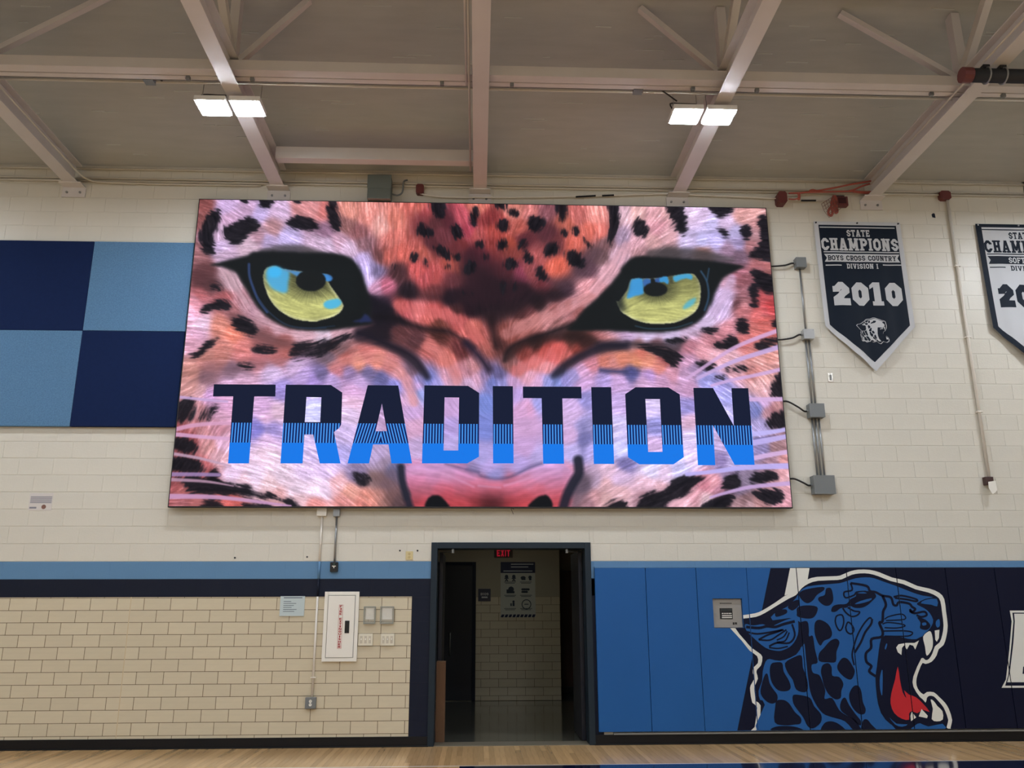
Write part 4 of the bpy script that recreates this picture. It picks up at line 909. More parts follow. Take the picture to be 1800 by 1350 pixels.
eye(qm(('D', [(-60, 850), (60, 730), (200, 705), (450, 722), (750, 742), (1000, 762), (1250, 800), (1345, 825), (1300, 850), (1200, 900), (1100, 960), (1050, 1050), (1000, 1150), (960, 1300)]), ('H', [(960, 70), (920, 180), (850, 270), (720, 350), (550, 400), (350, 415), (100, 410)]), ('G', [(1650, 398), (1500, 392), (1300, 402), (1120, 385), (1190, 330), (1260, 230), (1350, 130), (1480, 20)]), ('C', [(1500, 1150), (1650, 1000), (1740, 880)])),
    qs('D', [(250, 640), (400, 620), (700, 620), (900, 650), (1100, 700), (1250, 760), (900, 770), (500, 745), (250, 720)]),
    qm(('G', [(1690, 50), (1740, 170)]), ('H', [(0, 215), (100, 272), (250, 312), (400, 317), (560, 302), (700, 242), (790, 172), (835, 82)]), ('D', [(848, 1100), (832, 1000), (790, 935), (745, 905), (540, 930), (400, 955), (180, 965), (60, 972), (20, 1080)]), ('C', [(1720, 1220)])),
    qs('D', [(-120, 960), (0, 930), (20, 1060), (-40, 1180), (20, 1330), (-120, 1330)]), q('D', 335, 1080), (140 * QS, 85 * QS), ell('D', 335, 1085, 135, 80), [
        (qs('D', [(55, 985), (100, 965), (190, 965), (202, 1100), (190, 1140), (100, 1160), (10, 1190), (35, 1080)]), (66, 162, 218), 1.2),
        (qs('D', [(200, 970), (285, 972), (280, 1040), (230, 1062), (200, 1045)]), (64, 116, 178), 1.0), (qs('D', [(310, 975), (390, 950), (385, 1010), (330, 1010)]), (60, 100, 160), 1.0),
        (qs('D', [(385, 955), (470, 940), (482, 1030), (430, 1000), (388, 1005)]), (64, 160, 212), .9), (qs('D', [(530, 940), (700, 905), (752, 930), (740, 975), (690, 960), (620, 975), (560, 1000)]), (74, 172, 212), 1.1),
        (qs('D', [(640, 1300), (700, 1220), (795, 1175), (770, 1250), (690, 1300)]), (98, 186, 196), 1.6)],
    [(qs('D', [(850, 880), (910, 980), (935, 1100), (930, 1200), (890, 1320)]), 3.0, (62, 96, 122)), (qs('D', [(940, 850), (918, 980)]), 2.2, (62, 96, 122)), (qs('H', [(110, 340), (250, 370), (450, 370), (600, 350), (750, 300)]), 2.0, (56, 84, 98))], None)
put(blur(fill(qs('D', [(280, 960), (325, 960), (335, 1040), (285, 1040)])), .7), (34, 38, 38))
put(blur(fill(qs('D', [(480, 935), (530, 930), (540, 1020), (500, 1020)])), .9), (84, 84, 62), .8)
# fine scan rows of the LED modules
img *= (1 + .018 * np.sin(np.arange(NUZ) * 2.1))[:, None, None]
mean = img.mean(-1, keepdims=True)
img = np.clip(mean + (img - mean) * .88, 6, 250) / 255.0
img = img ** 1.16 * np.array([1.02, 1.03, 1.09])
limg = np.where(img <= .04045, img / 12.92, ((img + .055) / 1.055) ** 2.4)

screen = thing('led_video_screen', 'huge LED video screen showing a leopard face and the word TRADITION', 'screen', ((SX0 + SX1) / 2, 0, SZ0))
CAB = mat('screen_cabinet_black', (26, 24, 26), .5)
MB().box(SX0 - .012, SX1 + .012, SCY + .002, -.05, SZ0 - .014, SZ1 + .012).box(SX0 + .08, SX1 - .08, -.05, -.002, SZ0 + .03, SZ1 - .05).build('cabinet', CAB, screen, bevel=.003)
me = bpy.data.meshes.new('display_face')
co = np.stack([GX, np.full_like(GX, SCY), GZ], -1).reshape(-1, 3)
idx = np.arange(NUX * NUZ).reshape(NUZ, NUX)
quads = np.stack([idx[:-1, :-1], idx[1:, :-1], idx[1:, 1:], idx[:-1, 1:]], -1).reshape(-1, 4)
me.vertices.add(len(co)); me.vertices.foreach_set('co', co.ravel())
me.loops.add(quads.size); me.loops.foreach_set('vertex_index', quads.ravel().astype(np.int32))
me.polygons.add(len(quads)); me.polygons.foreach_set('loop_start', np.arange(0, quads.size, 4, dtype=np.int32))
try: me.polygons.foreach_set('loop_total', np.full(len(quads), 4, dtype=np.int32))
except Exception: pass
me.update(calc_edges=True)
ca = me.color_attributes.new('picture', 'FLOAT_COLOR', 'POINT')
ca.data.foreach_set('color', np.concatenate([limg, np.ones(limg.shape[:2] + (1,))], -1).reshape(-1).astype(np.float32))
sm = bpy.data.materials.new('led_display_picture'); sm.use_nodes = True; nt = sm.node_tree; pb = nt.nodes['Principled BSDF']
pb.inputs['Base Color'].default_value = (.004, .004, .004, 1); pb.inputs['Roughness'].default_value = .9; pb.inputs['Specular IOR Level'].default_value = .02
at = nt.nodes.new('ShaderNodeAttribute'); at.attribute_name = 'picture'
nt.links.new(at.outputs['Color'], pb.inputs['Emission Color']); pb.inputs['Emission Strength'].default_value = 1.0
disp = link('display_face', me, sm, screen); disp['label'] = 'lit picture of a snarling leopard face with yellow eyes'

# --- TRADITION lettering shown on the screen (outlines read off the photograph, on the screen plane)
def lm(o, pts): return [((o + x / 3.2143), 600 + y / 3.2143) for x, y in pts]
LET = [('T', 290, [[(277, 243), (626, 245), (624, 312), (505, 312), (475, 690), (357, 690), (386, 312), (272, 312)]]),
       ('R', 290, [[(683, 245), (938, 247), (1002, 290), (996, 470), (985, 490), (955, 513), (992, 690), (875, 690), (838, 527), (788, 527), (778, 690), (653, 690)], [(800, 315), (884, 317), (877, 457), (790, 457)]]),
       ('A', 290, [[(1146, 248), (1318, 250), (1396, 690), (1280, 690), (1263, 583), (1176, 583), (1153, 690), (1032, 690)], [(1226, 352), (1254, 508), (1190, 508)]]),
       ('D', 290, [[(1466, 249), (1712, 252), (1775, 292), (1774, 652), (1708, 690), (1452, 690)], [(1580, 317), (1662, 318), (1657, 617), (1574, 617)]]),
       ('I', 840, [[(84, 253), (198, 254), (202, 690), (86, 690)]]),
       ('T', 840, [[(254, 256), (584, 257), (586, 323), (477, 323), (487, 692), (369, 692), (360, 322), (255, 321)]]),
       ('I', 840, [[(640, 259), (753, 259), (770, 693), (655, 693)]]),
       ('O', 840, [[(832, 299), (890, 260), (1076, 261), (1140, 300), (1163, 655), (1105, 695), (912, 695), (848, 655)], [(946, 326), (1028, 327), (1043, 625), (962, 625)]]),
       ('N', 840, [[(1217, 263), (1328, 264), (1446, 478), (1432, 265), (1527, 265), (1563, 698), (1450, 698), (1328, 475), (1341, 700), (1243, 700)]])]
zb1 = W(860, 600 + 468 / 3.2143, SCY).z; zb2 = W(860, 600 + 579 / 3.2143, SCY).z
def letter_mat():
    m = bpy.data.materials.new('screen_lettering'); m.use_nodes = True; nt = m.node_tree; b = nt.nodes['Principled BSDF']; N = nt.nodes.new; K = nt.links.new
    b.inputs['Base Color'].default_value = (.003, .003, .003, 1); b.inputs['Roughness'].default_value = .9; b.inputs['Specular IOR Level'].default_value = .02
    uv = N('ShaderNodeUVMap'); uv.uv_map = 'UVMap'; sx = N('ShaderNodeSeparateXYZ'); K(uv.outputs[0], sx.inputs[0])
    def M(op, a, v):
        n = N('ShaderNodeMath'); n.operation = op; K(a, n.inputs[0])
        if isinstance(v, float): n.inputs[1].default_value = v
        else: K(v, n.inputs[1])
        return n.outputs[0]
    fr = M('FRACT', M('DIVIDE', sx.outputs[0], .0352), 0.0); stripe = M('GREATER_THAN', fr, .54)
    top = M('GREATER_THAN', sx.outputs[1], zb1); bot = M('LESS_THAN', sx.outputs[1], zb2)
    def mix(f, c1, c2):
        n = N('ShaderNodeMix'); n.data_type = 'RGBA'; K(f, n.inputs[0])
        for i, c in ((6, c1), (7, c2)):
            if isinstance(c, tuple): n.inputs[i].default_value = c
            else: K(c, n.inputs[i])
        return n.outputs[2]
    c = mix(stripe, L3((10, 28, 88)), L3((72, 150, 238))); c = mix(top, c, L3((23, 30, 54))); c = mix(bot, c, L3((26, 122, 234)))
    K(c, b.inputs['Emission Color']); b.inputs['Emission Strength'].default_value = 1.0
    return m
LMAT = letter_mat()
for ch, o, loops in LET:
    wl = [[(W(x, y, SCY).x, W(x, y, SCY).z) for x, y in lm(o, lp)] for lp in loops]
    b = MB().flat(wl, SCY - .004); me = bpy.data.meshes.new('letter'); me.from_pydata(b.v, [], b.f); me.update(); flat_fix(me)
    bm = bmesh.new(); bm.from_mesh(me)
    xs = [v.co.x for v in bm.verts]; xc = (min(xs) + max(xs)) / 2
    if ch == 'A': bmesh.ops.bisect_plane(bm, geom=bm.verts[:] + bm.edges[:] + bm.faces[:], plane_co=(xc, 0, 0), plane_no=(1, 0, 0))
    uvl = bm.loops.layers.uv.new('UVMap')
    for f in bm.faces:
        fx = f.calc_center_median().x
        for l in f.loops:
            x, z = l.vert.co.x, l.vert.co.z
            if ch == 'A': u = (x - xc) * (1 if fx > xc else -1) + (z - zb2) * .27
            else: u = x - xc
            l[uvl].uv = (u + 2, z)
    bm.to_mesh(me); bm.free()
    lo = link('letter', me, LMAT, screen); lo['label'] = 'navy letter with a striped band and bright blue base'
# ================================================================== WALL PADS WITH THE PRINTED HEAD
PADY = -.052
PX0 = W(1045, 1000, PADY).x; PZ0 = W(1300, 1285, PADY).z; PZ1 = W(1300, 998, PADY).z; PWID = .6085
NP = 10
def mz(pts, sm=3):
    p = [(1260 + x / 4.0909, 970 + y / 4.0909) for x, y in pts]
    w = [(v.x, v.z) for v in (W(x, y, PADY) for x, y in p)]
    return smooth_loop(w, sm) if sm else w
PR = []    # (material index, loops, layer)
NV, BL, WH, RD = 0, 1, 2, 3
def pr(mi, pts, sm=3, layer=None): PR.append((mi, [mz(pts, sm)], len(PR) if layer is None else layer))
def prs(mi, path, w):
    p = smooth_path([(x, y) for x, y in path], 4)
    for qd in stroke(p, w): PR.append((mi, [mz(qd, 0)], lay))
pr(NV, [(398, 60), (6000, 60), (6000, 1320), (140, 1320)], 0, 0)
pr(WH, [(538, 60), (676, 60), (652, 205), (600, 245), (560, 292), (487, 314)], 0, 1)
OUTER = [(150, 460), (190, 455), (275, 442), (330, 420), (420, 365), (487, 318), (555, 285), (600, 235), (650, 200), (720, 180), (860, 175), (900, 165), (960, 140), (1020, 128), (1100, 130), (1170, 148), (1260, 185), (1350, 205), (1440, 245), (1530, 265), (1600, 295), (1635, 340), (1648, 430), (1660, 530), (1650, 610), (1630, 670), (1595, 700), (1580, 745), (1545, 790), (1500, 806), (1478, 800), (1455, 850), (1436, 910), (1436, 960), (1455, 1000), (1487, 1025), (1510, 1008), (1560, 1010), (1600, 1045), (1640, 1085), (1668, 1130), (1692, 1210), (1680, 1268), (1672, 1420), (258, 1420), (272, 1260), (290, 1120), (255, 1085), (240, 1000), (243, 960), (270, 910), (258, 870), (265, 830), (295, 800), (290, 750), (235, 710), (180, 640), (92, 545), (80, 520)]
INNER = [(150, 490), (190, 480), (280, 468), (345, 440), (430, 388), (520, 335), (570, 310), (610, 262), (660, 228), (730, 208), (870, 202), (915, 190), (970, 165), (1030, 155), (1095, 157), (1160, 175), (1250, 210), (1340, 232), (1430, 270), (1520, 292), (1580, 320), (1607, 355), (1620, 440), (1630, 530), (1620, 600), (1602, 650), (1568, 680), (1550, 730), (1525, 770), (1500, 778), (1468, 756), (1440, 815), (1410, 895), (1408, 960), (1422, 1005), (1460, 1045), (1500, 1085), (1510, 1050), (1530, 1035), (1560, 1040), (1590, 1070), (1620, 1105), (1640, 1140), (1664, 1210), (1652, 1262), (1644, 1420), (292, 1420), (305, 1260), (315, 1105), (283, 1075), (270, 1000), (272, 965), (295, 912), (285, 870), (290, 845), (318, 815), (327, 755), (300, 725), (250, 690), (205, 640), (130, 545)]
FACE = [(400, 492), (412, 445), (505, 395), (570, 330), (600, 282), (650, 250), (760, 236), (880, 226), (940, 208), (1000, 190), (1070, 183), (1130, 190), (1200, 215), (1300, 250), (1400, 290), (1480, 315), (1555, 326), (1500, 338), (1450, 362), (1440, 380), (1490, 405), (1530, 440), (1555, 490), (1545, 530), (1520, 565), (1490, 590), (1470, 615), (1430, 628), (1370, 625), (1300, 612), (1200, 606), (1180, 625), (1165, 700), (1150, 830), (1140, 905), (1150, 1040), (1180, 1160), (1290, 1400), (326, 1400), (345, 1100), (310, 1065), (300, 1000), (325, 930), (330, 860), (350, 790), (380, 770), (450, 784), (530, 760), (600, 700), (600, 520)]
lay = 2; pr(WH, OUTER, 2, 2); pr(NV, INNER, 2, 3); pr(BL, FACE, 2, 4)
SP = [[(590, 300), (640, 270), (760, 252), (770, 275), (720, 310), (690, 350), (650, 370), (610, 345)], [(785, 265), (820, 262), (835, 310), (835, 355), (810, 385), (770, 385), (730, 350), (735, 325), (775, 310)],
      [(510, 395), (540, 360), (590, 345), (590, 385), (550, 420), (525, 415)], [(418, 442), (440, 420), (498, 414), (500, 443), (430, 468)], [(575, 440), (580, 400), (640, 385), (720, 395), (718, 440), (690, 475), (640, 480), (580, 465)],
      [(705, 510), (740, 488), (800, 520), (828, 580), (815, 620), (770, 640), (745, 675), (720, 640), (702, 580)], [(735, 730), (770, 690), (815, 640), (860, 625), (882, 655), (860, 720), (855, 790), (800, 795), (735, 785)],
      [(865, 820), (900, 765), (940, 770), (975, 820), (992, 860), (970, 915), (930, 910), (880, 865)], [(760, 815), (800, 800), (825, 830), (830, 890), (880, 900), (910, 950), (895, 1000), (890, 1050), (850, 1060), (800, 1020), (770, 960), (755, 900), (748, 860)],
      [(955, 1010), (985, 965), (1020, 965), (1040, 1010), (1050, 1080), (1070, 1130), (1060, 1165), (1020, 1165), (975, 1120), (952, 1060)], [(388, 810), (420, 795), (470, 800), (480, 860), (520, 930), (530, 980), (500, 1002), (440, 995), (395, 940), (380, 870)],
      [(490, 800), (560, 755), (610, 748), (618, 830), (645, 900), (655, 980), (630, 1010), (570, 990), (545, 920), (510, 870)], [(345, 885), (365, 880), (378, 940), (400, 980), (435, 1030), (430, 1075), (395, 1092), (350, 1070), (315, 1020), (320, 960)],
      [(550, 1030), (600, 1030), (670, 1050), (700, 1110), (750, 1170), (745, 1230), (690, 1270), (650, 1250), (620, 1190), (560, 1110), (545, 1070)], [(420, 1110), (430, 1070), (480, 1065), (520, 1090), (560, 1150), (605, 1195), (600, 1235), (560, 1242), (490, 1248), (415, 1225)],
      [(755, 1300), (770, 1235), (820, 1218), (880, 1240), (930, 1300)], [(1042, 1290), (1050, 1215), (1080, 1205), (1110, 1240), (1150, 1290)], [(900, 1060), (925, 1050), (950, 1100), (1000, 1170), (1035, 1215), (1030, 1250), (970, 1200), (900, 1150), (885, 1110)],
      [(590, 560), (600, 510), (650, 500), (662, 560), (662, 608), (690, 605), (705, 700), (725, 795), (682, 812), (690, 868), (735, 885), (760, 935), (780, 1000), (775, 1058), (830, 1052), (880, 1138), (940, 1180), (1000, 1215), (1040, 1290), (990, 1290), (920, 1218), (830, 1190), (760, 1160), (705, 1085), (670, 1000), (655, 900), (640, 760), (628, 655), (600, 640)],
      [(395, 1285), (420, 1258), (500, 1252), (580, 1262), (620, 1290)]]
for s_ in SP: pr(NV, s_, 3, 5)
# ear
pr(NV, [(195, 480), (405, 492), (520, 476), (590, 500), (660, 560), (640, 640), (600, 692), (530, 756), (450, 780), (390, 772), (320, 735), (250, 670), (200, 600)], 2, 6)
pr(BL, [(203, 520), (260, 530), (330, 520), (380, 540), (440, 515), (520, 482), (575, 485), (585, 530), (580, 600), (540, 670), (480, 705), (430, 712), (350, 690), (270, 625), (215, 570)], 3, 7)
lay = 8
for pth, w_ in (([(210, 540), (300, 548), (360, 535), (420, 540), (480, 520), (560, 500)], 20), ([(215, 575), (290, 590), (400, 575), (470, 560)], 13), ([(300, 632), (360, 600), (420, 580), (480, 560)], 14), ([(300, 632), (380, 635), (440, 600), (500, 560)], 12), ([(430, 635), (480, 610), (505, 570)], 11), ([(430, 650), (490, 640), (520, 580)], 11), ([(375, 680), (430, 655), (520, 655), (560, 600), (540, 520)], 14), ([(375, 688), (440, 695), (510, 680)], 11)): prs(NV, pth, w_)
# face lines
for pth, w_ in (([(960, 225), (972, 275), (915, 290), (925, 330), (985, 312), (1005, 290), (1070, 285)], 12), ([(960, 225), (1075, 245), (1100, 282), (1140, 290), (1190, 315), (1250, 328), (1268, 378), (1292, 385), (1310, 362), (1380, 372), (1402, 395), (1425, 412), (1405, 432), (1385, 412)], 17),
                ([(905, 405), (930, 440), (970, 465), (1010, 455), (1025, 432), (985, 425), (940, 400)], 12), ([(850, 500), (860, 462), (900, 455), (912, 500), (900, 550), (880, 565), (858, 530), (850, 495)], 11), ([(925, 545), (940, 507), (965, 520), (985, 560), (965, 590), (935, 575), (925, 540)], 11),
                ([(1112, 482), (1095, 476), (1055, 520), (1015, 590), (990, 660), (972, 740), (988, 815)], 12), ([(1115, 482), (1108, 520), (1065, 580), (1035, 650), (990, 725)], 16), ([(1190, 315), (1215, 380), (1195, 430), (1190, 500), (1168, 512), (1192, 575), (1180, 612), (1112, 628), (1108, 690), (1072, 730), (1075, 790), (1110, 822), (1095, 860), (1142, 895)], 19),
                ([(1270, 325), (1330, 315), (1430, 340), (1432, 356), (1360, 342), (1280, 332)], 14), ([(1205, 485), (1240, 464), (1330, 448), (1350, 485), (1215, 494)], 9), ([(1190, 520), (1230, 508), (1330, 520), (1350, 535), (1290, 548), (1205, 545)], 9), ([(1195, 570), (1340, 568), (1405, 580), (1370, 606), (1205, 606)], 10), ([(1385, 425), (1420, 442), (1490, 430), (1508, 455), (1470, 468), (1435, 455)], 15)): prs(NV, pth, w_)
pr(NV, [(1000, 285), (1110, 285), (1145, 318), (1120, 350), (1080, 385), (1040, 402), (990, 402), (955, 387), (930, 402), (890, 405), (855, 430), (822, 428), (832, 393), (870, 378), (930, 374), (960, 340), (1000, 318)], 3, 9)
pr(BL, [(990, 376), (1030, 354), (1112, 333), (1095, 354), (1030, 372)], 2, 10); pr(BL, [(1010, 296), (1050, 288), (1078, 298), (1040, 300)], 2, 10)
pr(NV, [(1440, 470), (1500, 488), (1535, 530), (1510, 560), (1460, 550), (1465, 510)], 3, 9); pr(BL, [(1475, 512), (1500, 508), (1505, 525), (1480, 530)], 3, 10)
pr(NV, [(1188, 622), (1300, 610), (1370, 625), (1430, 630), (1482, 606), (1520, 660), (1500, 760), (1470, 765), (1412, 895), (1412, 970), (1460, 1045), (1500, 1085), (1530, 1200), (1450, 1240), (1340, 1262), (1250, 1240), (1180, 1160), (1150, 1040), (1142, 905), (1150, 830), (1168, 700)], 2, 9)
pr(BL, [(1465, 370), (1500, 345), (1580, 338), (1583, 392), (1540, 380)], 2, 10); pr(BL, [(1578, 495), (1598, 485), (1603, 528), (1584, 545), (1572, 520)], 3, 10)
pr(BL, [(1190, 850), (1188, 1030), (1172, 980), (1172, 900)], 3, 10); pr(BL, [(1218, 658), (1224, 668), (1213, 702), (1206, 692)], 2, 10)
pr(WH, [(1288, 688), (1305, 665), (1360, 655), (1420, 655), (1452, 637), (1440, 665), (1425, 702), (1410, 675), (1385, 667), (1365, 702), (1345, 672), (1330, 690), (1326, 742), (1300, 722)], 0, 11)
pr(WH, [(1482, 610), (1520, 573), (1540, 580), (1552, 640), (1545, 700), (1508, 747), (1495, 680)], 3, 11); pr(WH, [(1565, 566), (1599, 560), (1595, 620), (1580, 646), (1569, 632)], 0, 11)
pr(RD, [(1300, 825), (1315, 920), (1335, 1010), (1362, 1052), (1345, 996), (1378, 1025), (1430, 1045), (1480, 1090), (1530, 1152), (1480, 1135), (1440, 1160), (1400, 1145), (1380, 1165), (1380, 1207), (1330, 1200), (1275, 1160), (1248, 1090), (1255, 1010), (1280, 920)], 2, 11)
pr(WH, [(1400, 1150), (1432, 1190), (1395, 1217), (1390, 1180)], 0, 12); pr(WH, [(1470, 1130), (1515, 1178), (1510, 1196), (1450, 1183)], 0, 12); pr(WH, [(1535, 1062), (1560, 1075), (1585, 1110), (1620, 1145), (1623, 1205), (1580, 1219), (1543, 1202), (1552, 1130)], 2, 12)
pr(BL, [(1400, 1290), (1425, 1248), (1460, 1232), (1520, 1256), (1622, 1236), (1630, 1290)], 2, 10); pr(BL, [(1240, 1190), (1290, 1235), (1370, 1240), (1330, 1258), (1280, 1242)], 2, 12)
def lz(pts): return [((1250 + x / 3.2727 - 1260) * 4.0909, (970 + y / 3.2727 - 970) * 4.0909) for x, y in pts]
pr(WH, lz([(1717, 338), (2260, 338), (2260, 782), (1670, 782), (1695, 735), (1715, 560), (1728, 400)]), 0, 5)
pr(NV, lz([(1732, 350), (2245, 350), (2245, 770), (1690, 770), (1708, 710), (1728, 520), (1738, 400)]), 0, 6)
pr(WH, lz([(1742, 356), (2235, 356), (2235, 750), (1702, 750), (1718, 690), (1738, 520), (1746, 400)]), 0, 7)
pr(NV, lz([(1794, 660), (2180, 660), (2180, 702), (1790, 702)]), 0, 8)
bmP = bmesh.new()
for mi, loops, ly in PR:
    tri = tessellate_polygon([[Vector((x, z, 0)) for x, z in lp] for lp in loops]); vs = [bmP.verts.new((x, PADY - .0006 - ly * .0005, z)) for lp in loops for x, z in lp]
    for t in tri:
        try: f = bmP.faces.new([vs[k] for k in t]); f.material_index = mi
        except ValueError: pass
bmP.normal_update()
for f in bmP.faces:
    if f.normal.y > 0: f.normal_flip()
AN = R4(1254, 1306, 1052, 1104, PADY)       # cut-out for the annunciator
def cut(bm, co, no):
    bmesh.ops.bisect_plane(bm, geom=bm.verts[:] + bm.edges[:] + bm.faces[:], plane_co=co, plane_no=no, clear_outer=True)
padlabels = ['plain royal blue wall pad beside the doorway frame', 'plain royal blue wall pad between two other plain blue pads', 'royal blue wall pad with a cut-out around the grey annunciator box', 'wall pad printed with the ear tip of the leopard head', 'wall pad printed with the neck and forehead of the leopard head', 'wall pad printed with the closed eye of the leopard head', 'wall pad printed with the open mouth and red tongue of the leopard head', 'plain navy wall pad between the leopard head and the white letter', 'navy wall pad printed with the left edge of a big white letter', 'navy wall pad past the big white letter']
for i in range(NP):
    x0 = PX0 + i * PWID; x1 = x0 + PWID; basem = ROYAL if i < 4 else NAVYV; g = .0022
    t = thing('wall_pad', padlabels[i], 'wall pad', (x0 + PWID / 2, 0, PZ0), 'six foot wall pads along the gym wall')
    if i != 2:
        MB().box(x0 + g, x1 - g, PADY, -.004, PZ0, PZ1).build('cushion', basem, t, bevel=.007)
    else:
        b = MB(); h = AN
        b.flat([rect(x0 + g, x1 - g, PZ0, PZ1), rect(*h)], PADY)
        b2 = MB().box(x0 + g, h[0], PADY + .0004, -.004, PZ0, PZ1).box(h[1], x1 - g, PADY + .0004, -.004, PZ0, PZ1).box(h[0], h[1], PADY + .0004, -.004, PZ0, h[2]).box(h[0], h[1], PADY + .0004, -.004, h[3], PZ1)
        n = len(b.v); b.v += b2.v; b.f += [[k + n for k in f] for f in b2.f]
        me = bpy.data.meshes.new('cushion'); me.from_pydata(b.v, [], b.f); me.update(); link('cushion', me, basem, t)
    bm = bmP.copy()
    e = .005
    cut(bm, (x0 + e, 0, 0), (-1, 0, 0)); cut(bm, (x1 - e, 0, 0), (1, 0, 0)); cut(bm, (0, 0, PZ1 - e), (0, 0, 1)); cut(bm, (0, 0, PZ0 + e), (0, 0, -1))
    if i == 2:
        bs = []
        for co, no in (((AN[0], 0, 0), (1, 0, 0)), ((AN[1], 0, 0), (-1, 0, 0)), ((0, 0, AN[2]), (0, 0, 1)), ((0, 0, AN[3]), (0, 0, -1))):
            bmesh.ops.bisect_plane(bm, geom=bm.verts[:] + bm.edges[:] + bm.faces[:], plane_co=co, plane_no=no)
        dl = [f for f in bm.faces if AN[0] < f.calc_center_median().x < AN[1] and AN[2] < f.calc_center_median().z < AN[3]]
        bmesh.ops.delete(bm, geom=dl, context='FACES')
    if len(bm.faces):
        me = bpy.data.meshes.new('printed_graphic'); bm.to_mesh(me)
        for m in (NAVYV, ROYAL, WHITEV, REDV): me.materials.append(m)
        link('printed_graphic', me, None, t)
    bm.free()
PXE = PX0 + NP * PWID
struct(MB().box(PX0, PXE, -.05, -.001, PZ1 + .002, PZ1 + .012).build('trim_1', BLUEP), 'thin top rail above the wall pads')
struct(MB().box(PX0 + .17, PXE, -.05, -.001, PZ0 - .03, PZ0 - .012).build('trim_2', mat('pad_rail_grey', (120, 118, 112), .5)), 'thin grey metal rail below the wall pads')
# annunciator
t = thing('alarm_annunciator', 'grey metal alarm panel recessed in the blue wall pad', 'alarm panel', ((AN[0] + AN[1]) / 2, 0, AN[2]))
MB().box(AN[0] + .004, AN[1] - .004, -.022, -.001, AN[2] + .004, AN[3] - .004).build('enclosure', mat('annunciator_grey', (150, 146, 138), .45), t, bevel=.003)
def anp(x0, x1, y0, y1): return R4(1020 + x0 / 3.375, 1020 + x1 / 3.375, 950 + y0 / 3.375, 950 + y1 / 3.375, -.024)
r = anp(828, 903, 402, 466)
kp = MB().box(r[0], r[1], -.0255, -.021, r[2], r[3]).build('keypad', BLACKC, t)
for j in range(6):
    r = anp(840 + j * 10, 846 + j * 10, 430, 437); MB().box(r[0], r[1], -.027, -.0255, r[2], r[3]).build('button', WHITEP, kp)
for yy in (444, 455):
    r = anp(840, 900, yy, yy + 5); MB().box(r[0], r[1], -.027, -.0255, r[2], r[3]).build('label_strip', WHITEP, kp)
r = anp(835, 897, 407, 420); MB().box(r[0], r[1], -.0262, -.0255, r[2], r[3]).build('display_window', mat('dim_lcd', (46, 52, 54), .2), kp)
r = anp(828, 900, 370, 376); decal('printed_text', [[rect(r[0] + k * (r[1] - r[0]) / 9, r[0] + (k + .7) * (r[1] - r[0]) / 9, r[2], r[3])] for k in range(9)], -.0232, BLACKC, t)
r = anp(905, 930, 486, 500); decal('badge', [[rect(r[0], r[0] + (r[1] - r[0]) * .4, r[2], r[3])], [rect(r[0] + (r[1] - r[0]) * .5, r[1], r[2] + .003, r[3])]], -.0232, BLACKC, t)
r = anp(802, 810, 420, 445); MB().tube([((r[0] + r[1]) / 2, -.022, (r[2] + r[3]) / 2), ((r[0] + r[1]) / 2, -.03, (r[2] + r[3]) / 2)], .008, 8).build('lock', GALV, t)

# ================================================================== ACOUSTIC PANELS
NAVF = mat('fabric_navy', (18, 34, 72), .9, spec=.15, var=.05, vscale=30, bump=.3, bscale=300)
LBF = mat('fabric_light_blue', (88, 126, 160), .9, spec=.2, var=.16, vscale=70, bump=.4, bscale=300)
APY = -.055
axm = W(156, 500, APY).x; ax1 = W(326, 580, APY).x; az1 = W(200, 424.5, APY).z; azm = W(150, 581, APY).z; az0 = W(200, 750, APY).z
aw = ax1 - axm
for (x0, x1, z0, z1, m, lab) in ((axm - aw, axm, azm, az1, NAVF, 'navy fabric acoustic panel directly above a light blue one'), (axm, ax1, azm, az1, LBF, 'light blue fabric acoustic panel touching the upper side of the screen'),
                                 (axm - aw, axm, az0, azm, LBF, 'light blue fabric acoustic panel directly below a navy one'), (axm, ax1, az0, azm, NAVF, 'navy fabric acoustic panel touching the lower side of the screen')):
    t = thing('acoustic_panel', lab, 'acoustic panel', ((x0 + x1) / 2, 0, z0), 'checkerboard of acoustic panels')
    MB().box(x0 + .0015, x1 - .0015, APY, -.008, z0 + .0015, z1 - .0015).build('fabric_face', m, t, bevel=.006)
    MB().box(x0 + .03, x1 - .03, -.008, -.001, z0 + .03, z1 - .03).build('backing_board', BLACKC, t)

# ================================================================== CHAMPIONSHIP BANNERS
def sheet(name, polys, layer, m, parent, ripple, step=.05):
    bm = bmesh.new()
    for loops in polys:
        tri = tessellate_polygon([[Vector((x, z, 0)) for x, z in lp] for lp in loops]); vs = [bm.verts.new((x, 0, z)) for lp in loops for x, z in lp]
        for t in tri:
            try: bm.faces.new([vs[k] for k in t])
            except ValueError: pass
    if not bm.faces: bm.free(); return None
    xs = [v.co.x for v in bm.verts]; zs = [v.co.z for v in bm.verts]
    x = math.floor(min(xs) / step) * step
    while x < max(xs):
        bmesh.ops.bisect_plane(bm, geom=bm.verts[:] + bm.edges[:] + bm.faces[:], plane_co=(x, 0, 0), plane_no=(1, 0, 0)); x += step
    z = math.floor(min(zs) / .12) * .12
    while z < max(zs):
        bmesh.ops.bisect_plane(bm, geom=bm.verts[:] + bm.edges[:] + bm.faces[:], plane_co=(0, 0, z), plane_no=(0, 0, 1)); z += .12
    for v in bm.verts: v.co.y = ripple(v.co.x, v.co.z) - layer * .0022
    bm.normal_update()
    for f in bm.faces:
        if f.normal.y > 0: f.normal_flip()
        f.smooth = True
    me = bpy.data.meshes.new(name); bm.to_mesh(me); bm.free()
    return link(name, me, m, parent)
